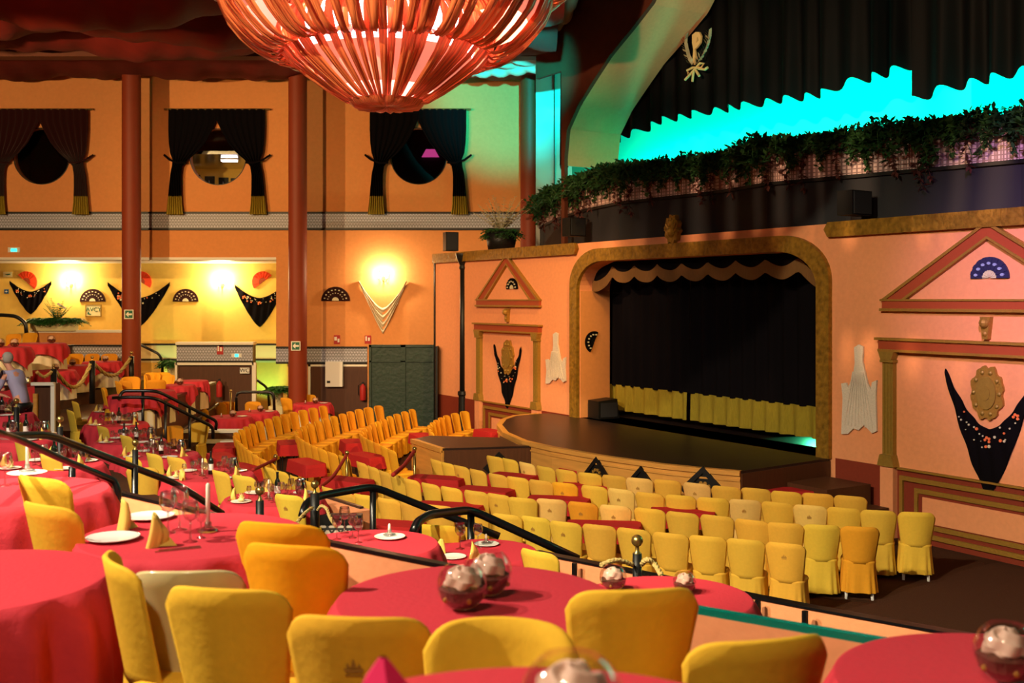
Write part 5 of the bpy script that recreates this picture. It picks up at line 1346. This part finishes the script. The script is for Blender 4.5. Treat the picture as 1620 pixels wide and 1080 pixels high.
rail([(178, 629, 22.6), (206, 628, 22.6), (245, 629, 22.7), (337, 675, 23.5), (337, 694, 23.5)], .036, 'far black handrail, lower of the parallel pair', [(262, 638, 22.8, 0)])
rail([(374, 650, 29.5), (374, 620, 29.5), (433, 620, 29.5), (434, 650, 29.5)], .04, 'square black handrail below the WC sign')
rail([(222, 545, 34.9), (252, 560, 34.9), (257, 572, 34.9), (257, 594, 34.9)], .045, 'handrail on the green lit wall right of the left column')
rail([(404, 599, 34.9), (424, 614, 34.9), (426, 645, 34.9)], .04, 'handrail in the green lit recess right of the WC sign')
rail([(-30, 500, 33.4), (4, 498, 33.4), (26, 500, 33.4), (41, 511, 33.4), (42, 536, 33.4)], .06, 'black handrail against the yellow wall at far left')
def ballpost(px, py, r, Y, zb, lab, rope=True, wpost=.06):
    """py = centre of the ball"""
    p = at(px, py, Y); rr = r*Y/F
    t = thing('ball_post', lab, 'post', (p.x, p.y, zb))
    part('post', MB().tube([(p.x, p.y, zb), (p.x, p.y, p.z-rr*2.1)], wpost, 14), M['black'], t, True)
    part('brass_neck', MB().lathe([(rr*.7, p.z-rr*2.1), (rr*.35, p.z-rr*1.7), (rr*.3, p.z-rr*.8)], 14, (p.x, p.y, 0)), M['brass'], t, True)
    part('brass_ball', MB().ball((p.x, p.y, p.z), rr, 18), M['brass'], t, True)
    return p
def rope(pts, r, lab, m='rope'):
    P = [at(*q) for q in pts]; Q = []
    for i in range(len(P)-1):
        p0 = P[max(i-1, 0)]; p1 = P[i]; p2 = P[i+1]; p3 = P[min(i+2, len(P)-1)]
        for k in range(8): t = k/8; Q.append(.5*((2*p1)+(-p0+p2)*t+(2*p0-5*p1+4*p2-p3)*t*t+(-p0+3*p1-3*p2+p3)*t**3))
    Q.append(P[-1]); mb = MB()
    if m == 'rope':
        for s in (0, 1, 2):
            W = []
            for i, q in enumerate(Q):
                tt = (Q[min(i+1, len(Q)-1)]-Q[max(i-1, 0)]).normalized(); u = tt.cross(Z).normalized(); v = tt.cross(u)
                a = i*.9+s*2*PI/3; W.append(q+(u*math.cos(a)+v*math.sin(a))*r*.55)
            mb.tube(W, r*.62, 6)
    else: mb.tube(Q, r, 8)
    one('barrier_rope', mb, M[m], lab, 'rope', smooth=True)
ballpost(1008, 855, 9.5, 8.3, B, 'black post with brass ball above the teal edged glass', wpost=.036)
rope([(950, 894, 8.1), (975, 886, 8.15), (1001, 893, 8.25)], .018, 'gold rope end left of the ball post above the teal edge'); rope([(1014, 893, 8.3), (1024, 885, 8.2), (1036, 893, 8.2), (1046, 909, 8.0)], .02, 'gold rope end right of the ball post above the teal edge')
ballpost(498, 766, 6.5, 11.3, B, 'black post with brass ball at the stair handrail start', wpost=.048)
rope([(470, 826, 10.6), (482, 812, 10.9), (494, 803, 11.2)], .017, 'braided gold rope left of the stair ball post'); rope([(503, 806, 11.2), (509, 800, 11.1), (517, 805, 11.0), (522, 818, 10.8), (531, 832, 10.5)], .017, 'braided gold rope looping right of the stair ball post')
ballpost(411, 776, 7.3, 9.5, B, 'black post with brass ball before the laid table', wpost=.036)
ballpost(214, 700, 5.2, 13.5, B, 'black post with brass ball behind the sloping handrail', wpost=.036)
ballpost(95, 663, 5.5, 13.0, B, 'black post with brass ball behind the handrail bend', wpost=.036)
ballpost(26, 634, 4.6, 15.5, B, 'black post with brass ball at the far left laid table', wpost=.04)
for x, y, Y, lab in ((85, 578, 24.5, 'left one'), (146, 565, 26.4, 'middle one'), (208, 558, 30.0, 'right one by the column')):
    ballpost(x, y, 2.6, Y, GZ if x > 100 else C, 'dark rope post on the gallery edge, '+lab, wpost=.07)
rope([(58, 588, 24), (70, 596, 24.2), (84, 586, 24.5)], .035, 'pale barrier rope left of the first gallery post'); rope([(88, 588, 24.5), (110, 611, 25.5), (128, 606, 26), (145, 573, 26.4)], .045, 'gold barrier rope between the first and second gallery posts')
rope([(148, 575, 26.4), (170, 593, 27.5), (188, 590, 29), (207, 566, 30)], .045, 'gold barrier rope between the second gallery post and the column')
def stanchion(px, py, Y, zb, lab):
    p = at(px, py, Y); t = thing('brass_stanchion', lab, 'post', (p.x, p.y, zb))
    part('pole', MB().tube([(p.x, p.y, zb+.03), (p.x, p.y, p.z)], .026, 10), M['brass'], t, True); part('ball_top', MB().ball(p, .042, 12), M['brass'], t, True)
    part('base', MB().lathe([(.001, zb+.04), (.06, zb+.04), (.15, zb+.012), (.15, zb)], 18, (p.x, p.y, 0)), M['brass'], t, True)
stanchion(436, 722, 18.9, 0, 'brass stanchion between the leftmost curved row ends'); stanchion(549, 716, 19.2, 0, 'brass stanchion at the near end of the second curved row')
stanchion(656, 710, 18.8, 0, 'brass stanchion at the platform corner'); stanchion(365, 618, 29.5, 0, 'brass stanchion below the WC sign'); stanchion(263, 648, 24.8, 0, 'brass stanchion in front of the brown flank wall')
rope([(400, 743, 17.5), (418, 735, 18.2), (436, 726, 18.9)], .03, 'dark rope from the first brass stanchion', 'redrope'); rope([(505, 771, 16.8), (528, 752, 17.8), (548, 720, 19.2)], .03, 'dark red rope from the middle brass stanchion', 'redrope')
rope([(622, 751, 16.9), (640, 735, 17.8), (655, 714, 18.8)], .035, 'bright red rope from the platform stanchion', 'redrope')
# ================================================ objects along the back wall
p0, p1 = at(584, 545, 31), at(692, 545, 31)
t = thing('folding_screen', 'dark green padded folding screen against the orange wall corner', 'screen', ((p0.x+p1.x)/2, 31, 0))
w2 = (p1.x-p0.x)/2
for k in (0, 1):
    xa = p0.x+k*w2; 
    q = part('panel', MB().box((xa+w2/2, 31, p0.z/2), (w2-.06, .06, p0.z-.06)), M['green'], t)
    mb = MB()
    for a_, b_, c_, d_ in ((xa, xa+.07, 0, p0.z), (xa+w2-.07, xa+w2, 0, p0.z), (xa, xa+w2, p0.z-.07, p0.z), (xa, xa+w2, p0.z-.50, p0.z-.46)): mb.box(((a_+b_)/2, 30.96, (c_+d_)/2), (b_-a_, .07, d_-c_))
    part('frame', mb, M['green'], t)
part('side_panel', MB().box((p1.x+.06, 30.4, p0.z/2), (.05, 1.2, p0.z)), M['black'], t)
xa, xb = BW.px(488, 600)[0], BW.px(581, 600)[0]
struct('wall_panelled', MB().prism(rect(xa, 0, xb, bz(573)), 0, .03, BW), M['brownwood'])
struct('trim_20', MB().prism(rect(BW.px(437, 0)[0], bz(573), xb, bz(549)), 0, .03, BW), M['tile'])
mb = MB(); mb.prism(rect(BW.px(437, 0)[0], bz(550), xb, bz(547)), 0, .06, BW); mb.prism(rect(BW.px(437, 0)[0], bz(574), xb, bz(571)), 0, .06, BW); struct('trim_21', mb, M['black'])
mb = MB(); mb.prism(rect(xa, bz(578), xb, bz(575)), 0, .06, BW); mb.prism(rect(xa, 0, xa+.07, bz(575)), 0, .06, BW); struct('trim_22', mb, M['white'])
a, z = BW.px(530, 591)
t = thing('wall_heater', 'white metal wall box below the tiled band on the right', 'wall box', BW.p(a, z-.4))
part('casing', MB().prism(rect(a-.26, z-.38, a+.26, z+.38), .03, .22, BW), M['legwhite'], t); part('vent', MB().prism(rect(a-.21, z-.27, a-.11, z-.2), .22, .23, BW), M['black'], t)
def extinguisher(x, y, Y, lab, s=1):
    p = at(x, y, Y); t = thing('fire_extinguisher', lab, 'fire extinguisher', (p.x, p.y, p.z-.3))
    part('cylinder', MB().lathe([(.001, -.25), (.085, -.25), (.09, -.23), (.09, .12), (.07, .19), (.03, .22), (.03, .25), (.001, .25)], 18, p), M['signred'], t, True)
    part('valve', MB().box(p+Vector((0, 0, .28)), (.05, .05, .06)), M['black'], t); part('hose', MB().tube([p+Vector((-.02, 0, .28)), p+Vector((-.14, 0, .2)), p+Vector((-.13, 0, -.1))], .014, 6), M['black'], t, True)
extinguisher(574, 620, 32.85, 'red fire extinguisher on the brown panel left of the green screen'); extinguisher(347, 615, 33.1, 'red fire extinguisher standing before the brown panel below the tiled box')
# plants
def frond_plant(t, base, n, L, w, m, seed, up=.8, name='fronds', nl=9, droop=.5):
    r = random.Random(seed); mb = MB(); base = Vector(base)
    for i in range(n):
        a = r.uniform(0, 2*PI); e = r.uniform(.25, 1.0)*up; d = Vector((math.cos(a), math.sin(a), e)).normalized(); l = L*r.uniform(.6, 1.05); P = []
        for k in range(nl+1): q = k/nl; P.append(base+d*l*q-Z*droop*l*q*q)
        mb.tube(P, .006, 3, False)
        for k in range(2, nl+1):
            tt = (P[k]-P[k-1]).normalized(); sd = tt.cross(Z); 
            if sd.length < .05: sd = Vector((1, 0, 0))
            sd.normalize(); ll = w*(1-.6*k/nl)
            for s in (-1, 1): mb.leaf(P[k], sd*s+tt*.6, ll, ll*.2, .2)
    part(name, mb, m, t, recalc=False)
p = at(85, 523, 34.2); x0, x1 = at(51, 0, 34.2).x, at(121, 0, 34.2).x
t = thing('planter_box', 'tiled planter with green plants on the gallery wall in the alcove', 'planter', (p.x, p.y, p.z))
part('box', MB().box(((x0+x1)/2, 34.2, p.z+.16), (x1-x0, .3, .32)), M['cream'], t)
for i in range(7): frond_plant(t, (x0+.1+(x1-x0-.2)*i/6, 34.2, p.z+.3), 30, .50, .22, M['leaf'], 40+i, .9, 'leafy_plant')
frond_plant(t, (x0+.8, 34.2, p.z+.3), 22, .85, .16, M['leaf'], 60, 2.5, 'tall_plant', droop=.1)
mb = MB(); 
for i in range(5): mb.ball(Vector((x0+.85+.05*i, 34.15, p.z+.85-.03*i)), .04, 7)
part('white_flowers', mb, M['white'], t)
for x, y, Y, lab in ((274, 576, 34.9, 'potted fern on a pale tiled pedestal right of the green lit wall'), (438, 618, 32.6, 'potted fern beside the middle russet column')):
    p = at(x, y, Y); t = thing('potted_fern', lab, 'plant', (p.x, p.y, p.z-.45))
    part('pot', MB().lathe([(.001, -.45), (.16, -.45), (.2, 0), (.17, 0), (.15, -.05), (.001, -.06)], 18, p), M['cream'], t); frond_plant(t, p, 46, .6, .28, M['leaf'], int(x), .9)
c = at(274, 600, 34.9); one('tiled_pedestal', MB().box((c.x, 34.9, (at(0, 595, 34.9).z)/2+.0), (.42, .42, at(0, 595, 34.9).z)), M['cream'], 'pale pedestal under the fern right of the green lit wall', 'pedestal')
c = at(438, 640, 32.6); zt = at(0, 618, 32.6).z-.45; one('tiled_pedestal', MB().box((c.x, 32.6, zt/2), (.42, .42, zt)), M['cream'], 'pale pedestal under the fern beside the middle russet column', 'pedestal')
p = at(793, 389, 27.9)
t = thing('potted_plant', 'black pot with dark foliage and pale dried sprigs on top of the stage wall', 'plant', (p.x, p.y, 5.03))
part('pot', MB().lathe([(.001, 5.03), (.34, 5.03), (.42, 5.5), (.36, 5.5), (.3, 5.42), (.001, 5.4)], 22, (p.x, p.y, 0)), M['black'], t, True)
frond_plant(t, (p.x, p.y, 5.45), 90, .66, .24, M['leafdark'], 5, .9); frond_plant(t, (p.x, p.y, 5.5), 30, 1.2, .16, M['leafpale'], 9, 3.2, 'dried_sprigs', droop=.12)
def speaker(x, y, Y, w_, h_, d_, lab, rz=.3):
    p = at(x, y, Y); t = thing('loudspeaker', lab, 'speaker', (p.x, p.y, p.z), rz)
    part('cabinet', MB().box((0, 0, h_/2), (w_, d_, h_)), M['black'], t, world=False); part('grille', MB().box((0, -d_/2-.01, h_/2), (w_*.86, .02, h_*.9)), M['fascia'], t, world=False)
speaker(713, 397, 29.9, .36, .52, .35, 'small black loudspeaker on the far end of the stage wall'); speaker(908, 374, 24.5, .45, .42, .3, 'black loudspeaker on the wall top left of the shell crest', .6); speaker(1352, 341, 17.6, .5, .40, .3, 'black loudspeaker on the wall top right of the arch', .6)
# trailing plants along the balcony edge
r = random.Random(3)
def trail(seed):
    r_ = random.Random(seed); t = thing('trailing_plant', 'x', 'plant')
    mb = MB(); m2 = MB()
    for i in range(34):
        a = r_.uniform(PI*.95, PI*2.05); o = Vector((r_.uniform(-.3, .3), r_.uniform(-.1, .1), 0)); up = r_.uniform(.2, 1.5); l = r_.uniform(.35, .8)
        d = Vector((math.cos(a)*.9, math.sin(a)*.8, up)).normalized(); P = [o+d*l*q/6-Z*.8*l*(q/6)**2*r_.uniform(.7, 1.2) for q in range(7)]
        mb.tube(P, .007, 3, False)
        for k in range(1, 7):
            for s in range(4): mb.leaf(P[k], Vector((r_.uniform(-1, 1), r_.uniform(-1, 1), r_.uniform(-.2, .9))), r_.uniform(.09, .18), .036, .1)
    for i in range(6):
        o = Vector((r_.uniform(-.3, .3), -.16-r_.uniform(0, .1), .05)); l = r_.uniform(.2, .5)+(.28 if i == 0 else 0); P = [o+Vector((.04*math.sin(q+i), -.03*q/6, -l*q/7)) for q in range(8)]
        mm = m2 if i == 0 else mb; mm.tube(P, .006, 3, False)
        for k in range(8):
            for s in range(6): mm.leaf(P[k], Vector((r_.uniform(-1, 1), r_.uniform(-1, .6), r_.uniform(-.8, .3))), r_.uniform(.07, .14), .03, .1)
    part('green_leaves', mb, M['leafdark'], t, world=False, recalc=False); part('reddish_trails', m2, M['leafbrown'], t, world=False, recalc=False, label='reddish brown hanging trails')
    return t
TP = [trail(i) for i in range(4)]
pth = [Vector((x, y, 6.42)) for x, y in reversed(E2)]; acc = 0; spots = []
for i in range(len(pth)-1):
    L_ = (pth[i+1]-pth[i]).length; d = (pth[i+1]-pth[i]).normalized(); s = acc
    while s < L_: spots.append((pth[i]+d*s, math.atan2(d.y, d.x))); s += .58
    acc = s-L_
for i, (p, a) in enumerate(spots[:34]):
    put(TP[i % 4], p+Vector((r.uniform(-.05, .05), r.uniform(-.05, .05), r.uniform(-.03, .05))), a+r.uniform(-.25, .25), 'trailing leafy plant on the balcony edge, %s from the left' % ORD[i], 'trailing plants along the balcony', r.uniform(.9, 1.18))
# ================================================ CEILING
struct('ceiling', MB().box((-4, 17, 11.75), (44, 40, .1)), M['fascia'])
def ceil_drape(Y0, Y1, zlow, zhi, x0, x1, lab, seed, m='ceil'):
    r = random.Random(seed); ph = r.uniform(0, 6)
    def f(u, v):
        x = x0+(x1-x0)*u; y = Y0+(Y1-Y0)*v
        k = math.sin(PI*v)**.6
        z = zhi-(zhi-zlow)*k*(.8+.2*math.cos(x*.9+ph))+.05*math.sin(x*2.6+ph+v*4)+.03*math.sin(x*7+v*9)
        return Vector((x, y, z))
    one('ceiling_drape', MB().grid(f, 160, 16), M[m], lab, 'drape', smooth=True, recalc=False)
X0, X1 = -18, .95
ceil_drape(18.5, 21.5, 8.75, 9.9, X0, X1, 'red fabric ceiling swag closest to the camera', 1)
ceil_drape(21.5, 24.5, 9.15, 10.1, X0, X1, 'red fabric ceiling swag, second from the camera', 2)
ceil_drape(24.5, 27.3, 9.55, 10.3, X0, X1, 'red fabric ceiling swag in front of the brown beam', 3)
ceil_drape(27.9, 32.6, 10.15, 10.5, X0, X1, 'red fabric panel between the brown beam and back wall', 4)
one('ceiling_beam', MB().box(((X0+X1)/2, 27.6, 10.06), (X1-X0, .45, .22)), M['beam'], 'brown ceiling beam across the hall before the back wall', 'beam')
one('wall_top_drape', MB().grid(lambda u, v: Vector((X0+(X1-X0)*u, 32.85-.1*math.sin(v*PI), 11.2-(.52+.04*math.sin(u*60))*v)), 120, 6), M['ceil'], 'gathered red fabric border along the top of the back wall', 'drape', smooth=True, recalc=False)
# pale canopy with ruffles lit teal near the arch
pts = [at(745, 108, 30), at(800, 106, 29.5), at(858, 98, 28.5), at(872, 75, 27.5), at(884, 45, 26.5), at(897, 10, 25.5), at(915, -40, 24)]
def cf(u, v):
    k = u*(len(pts)-1); i = min(int(k), len(pts)-2); q = k-i; p = pts[i].lerp(pts[i+1], q)
    inn = Vector((-3.2, -1.0, 1.2))*v
    return p+inn+Vector((0, -.06, .10))*math.sin(u*70)*(1-v*.7)*.8-Z*.3*math.sin(PI*min(1, v*2))
t = thing('ceiling_canopy', 'pale ruffled ceiling canopy lit teal above the left end of the upper stage', 'drape', pts[2])
part('fabric', MB().grid(cf, 240, 14), M['canopy'], t, True, recalc=False)
mb = MB(); Q = []
for i in range(60):
    k = i/59*(len(pts)-1); j = min(int(k), len(pts)-2); Q.append(pts[j].lerp(pts[j+1], k-j)+Vector((0, -.05, -.1))+Vector((0, 0, .04*math.sin(i*1.3))))
part('rolled_edge', MB().tube(Q, .17, 10), M['canopy'], t, True)
# ================================================ CHANDELIER
cc = at(612, 0, 12); cx, cy = cc.x, cc.y
t = thing('chandelier', 'huge tiered chandelier wrapped in strips of red silk, lit from inside', 'chandelier', (cx, cy, 5.92))
tiers = [('lower_tier', [(1.06, 6.90), (1.14, 6.80), (1.17, 6.68), (1.12, 6.52), (.98, 6.36), (.80, 6.22), (.60, 6.08), (.42, 5.97), (.25, 5.93), (.08, 5.97)], 66, .21, 1),
         ('middle_tier', [(1.50, 7.60), (1.74, 7.40), (1.82, 7.20), (1.80, 7.02), (1.72, 6.84), (1.57, 6.66), (1.38, 6.50), (1.20, 6.44), (1.06, 6.56)], 120, .0, 2),
         ('upper_tier', [(1.8, 8.3), (2.15, 8.1), (2.3, 7.85), (2.3, 7.55), (2.2, 7.35), (2.05, 7.22), (1.88, 7.18), (1.7, 7.3)], 120, .02, 3)]
rr = random.Random(12)
def samp(prof, q):
    k = q*(len(prof)-1); i = min(int(k), len(prof)-2); f = k-i
    return prof[i][0]+(prof[i+1][0]-prof[i][0])*f, prof[i][1]+(prof[i+1][1]-prof[i][1])*f
for nm, prof, n, gap, sd in tiers:
    mb = MB()
    for i in range(n):
        a0 = 2*PI*i/n+rr.uniform(-.015, .015); w_ = 2*PI/n*(1-gap*rr.uniform(.3, 2.0))*.5; tw = rr.uniform(-.06, .06); rj = rr.uniform(-.035, .045)
        def f(u, v):
            q = v; r_, z_ = samp(prof, q); ww = w_*(1+.55*(q**2 if sd == 1 else .3*q))
            a = a0+tw*math.sin(q*PI)+(u-.5)*2*ww; b = .035*math.cos((u-.5)*PI)
            return Vector((cx+(r_+rj*math.sin(q*PI)+b+.012*math.sin(u*9+i))*math.cos(a), cy+(r_+rj*math.sin(q*PI)+b)*math.sin(a), z_-.02*math.sin(i*1.7)*q))
        mb.grid(f, 5, 18)
    part(nm, mb, M['silk'], t, True, recalc=False, label='red silk strips gathered around the frame')
part('light_liner', MB().lathe([(.95, 6.45), (.86, 6.36), (.72, 6.24), (.52, 6.1)], 40, (cx, cy, 0)), M['inner2'], t, True, recalc=False, label='dim lower liner')
part('light_liner', MB().lathe([(1.02, 6.88), (1.03, 6.72), (1.0, 6.58), (.95, 6.45)], 40, (cx, cy, 0)), M['inner'], t, True, recalc=False, label='glowing inner liner')
part('light_liner', MB().lathe([(1.66, 7.34), (1.72, 7.16), (1.68, 6.98), (1.58, 6.82)], 40, (cx, cy, 0)), M['inner2'], t, True, recalc=False, label='glowing inner liner')
for i in range(7):
    a = PI*1.5+(i-3)*.36; part('bulb', MB().ball((cx+.93*math.cos(a), cy+.93*math.sin(a), 6.72), .085, 12), M['bulb'], t, True)
part('bottom_rosette', MB().lathe([(.42, 5.96), (.36, 5.9), (.22, 5.88), (.05, 5.9), (.001, 5.92)], 40, (cx, cy, 0), fn=lambda a, r_, z, j: (r_*(1+.05*math.sin(a*17)), z+.012*math.sin(a*23))), M['silk'], t, True)
part('hanging_rod', MB().tube([(cx, cy, 5.95), (cx, cy, 11.7)], .05, 8), M['black'], t)
for i in range(8):
    a = 2*PI*i/8+.2; lamp('POINT', 'chandelier_bulb_light', (cx+1.07*math.cos(a), cy+1.07*math.sin(a), 6.78), 9, (1, .6, .55), size=.04)
# ================================================ PEOPLE
def skin(name, J, E_, m, par, lev=2):
    me = bpy.data.meshes.new(name); me.from_pydata([j[:3] for j in J], E_, [])
    o = link(bpy.data.objects.new(name, me)); md = o.modifiers.new('s', 'SKIN'); sv = me.skin_vertices[0].data
    for k, j in enumerate(J): sv[k].radius = (j[3], j[4] if len(j) > 4 else j[3])
    sv[0].use_root = True; md.use_smooth_shade = True
    sb = o.modifiers.new('b', 'SUBSURF'); sb.levels = lev; sb.render_levels = lev
    me.materials.append(m)
    if par: o.parent = par
    return o
def person(loc, rz, lab, shirt, hair, lean=.25, reach=.45):
    t = thing('person', lab, 'person', loc, rz)      # faces +Y locally
    L = lean
    J = [(0, 0, .93, .13, .10), (0, .03+L*.2, 1.12, .125, .09), (0, .10+L*.55, 1.34, .135, .085), (0, .13+L*.8, 1.47, .075, .07), (0, .16+L*.9, 1.54, .05, .05), (0, .20+L, 1.62, .065, .08), (0, .21+L, 1.71, .075, .09),
         (-.17, .11+L*.65, 1.42, .05), (-.24, .16+L*.8, 1.18, .042), (-.20, .38+L*.9, 1.08, .032), (-.18, .46+L*.9, 1.06, .026),
         (.17, .11+L*.65, 1.42, .05), (.24, .20+L*.8, 1.20, .042), (.20, .42+L*.9, 1.12, .032), (.18, .50+L*.9, 1.10, .026),
         (-.10, 0, .88, .09), (-.11, .02, .48, .058), (-.11, -.02, .09, .04), (-.11, .12, .04, .035), (.10, 0, .88, .09), (.11, .05, .48, .058), (.11, .02, .09, .04), (.11, .16, .04, .035)]
    E_ = [(0, 1), (1, 2), (2, 3), (3, 4), (4, 5), (5, 6), (2, 7), (7, 8), (8, 9), (9, 10), (2, 11), (11, 12), (12, 13), (13, 14), (0, 15), (15, 16), (16, 17), (17, 18), (0, 19), (19, 20), (20, 21), (21, 22)]
    # fingers
    for s, h in ((-1, 10), (1, 14)):
        b = Vector(J[h][:3])
        for i in range(5):
            d = Vector(((i-2)*.018, .07 if i else .03, -.01)); k = len(J)
            if i == 0: d = Vector((-s*.045, .03, 0))
            J.append((*(b+d*.55), .009)); J.append((*(b+d*1.15+Vector((0, 0, -.02))), .007)); E_ += [(h, k), (k, k+1)]
    skin('body', J, E_, M['skin'], t, 1)
    g = 1.16
    JS = [(0, 0, .84, .165, .13), (*J[1][:3], .15, .115), (*J[2][:3], .195, .14), (0, J[3][1], 1.455, .085, .075), (*J[7][:3], .072), (*J[8][:3], .058), (J[8][0]+.02, J[8][1]+.11, 1.13, .05), (*J[11][:3], .072), (*J[12][:3], .058), (J[12][0]-.02, J[12][1]+.11, 1.16, .05)]
    skin('shirt', JS, [(0, 1), (1, 2), (2, 3), (2, 4), (4, 5), (5, 6), (2, 7), (7, 8), (8, 9)], shirt, t, 1)
    JT = [(0, 0, .96, .15, .12), (-.10, 0, .86, .115), (-.11, .02, .48, .08), (-.11, -.02, .1, .068), (.10, 0, .86, .115), (.11, .05, .48, .08), (.11, .02, .1, .068)]
    skin('trousers', JT, [(0, 1), (1, 2), (2, 3), (0, 4), (4, 5), (5, 6)], M['black'], t, 1)
    hc = Vector((0, .20+L, 1.68))
    part('hair', MB().lathe([(.001, .115), (.05, .105), (.085, .07), (.098, .02), (.094, -.03), (.075, -.07), (.06, -.08)], 18, hc+Vector((0, -.025, .0)), fn=lambda a, r_, z, j: (r_*(1.02 if math.sin(a) < .3 else .86), z if math.sin(a) < .3 else max(z, .03))), hair, t, True, world=False)
    mb = MB(); mb.add([hc+Vector(q) for q in ((-.014, .085, -.03), (.014, .085, -.03), (0, .125, -.035), (0, .09, .02))], [(0, 1, 2), (0, 2, 3), (1, 3, 2), (0, 3, 1)])
    part('nose', mb, M['skin'], t, world=False)
    for s in (-1, 1):
        part('eye', MB().ball(hc+Vector((s*.032, .082, .012)), .011, 8), M['black'], t, world=False); part('ear', MB().ball(hc+Vector((s*.082, .0, -.01)), .022, 8, 1.3), M['skin'], t, world=False)
    part('mouth', MB().box(hc+Vector((0, .088, -.062)), (.04, .008, .008)), M['redtrim'], t, world=False)
    return t
p = at(36, 600, 18.6); person((p.x, p.y, B), 1.25, 'grey haired person in a lavender shirt and black apron leaning over a laid table', M['shirt'], M['hair'], .16)
p = at(-52, 600, 18.0); person((p.x, p.y, B), -1.35, 'person in black reaching in from the left edge of the view', M['blackcloth'], M['black'], .1)
for o in PROT+CL+[NS, NF]+TP+list(CH.values())+[RT]:
    if o.name not in FIRST:
        for c_ in list(o.children_recursive): bpy.data.objects.remove(c_)
        bpy.data.objects.remove(o)
for o in COL.objects:
    if o.parent and o.name.startswith('embroider'): o['kind'] = 'stuff'
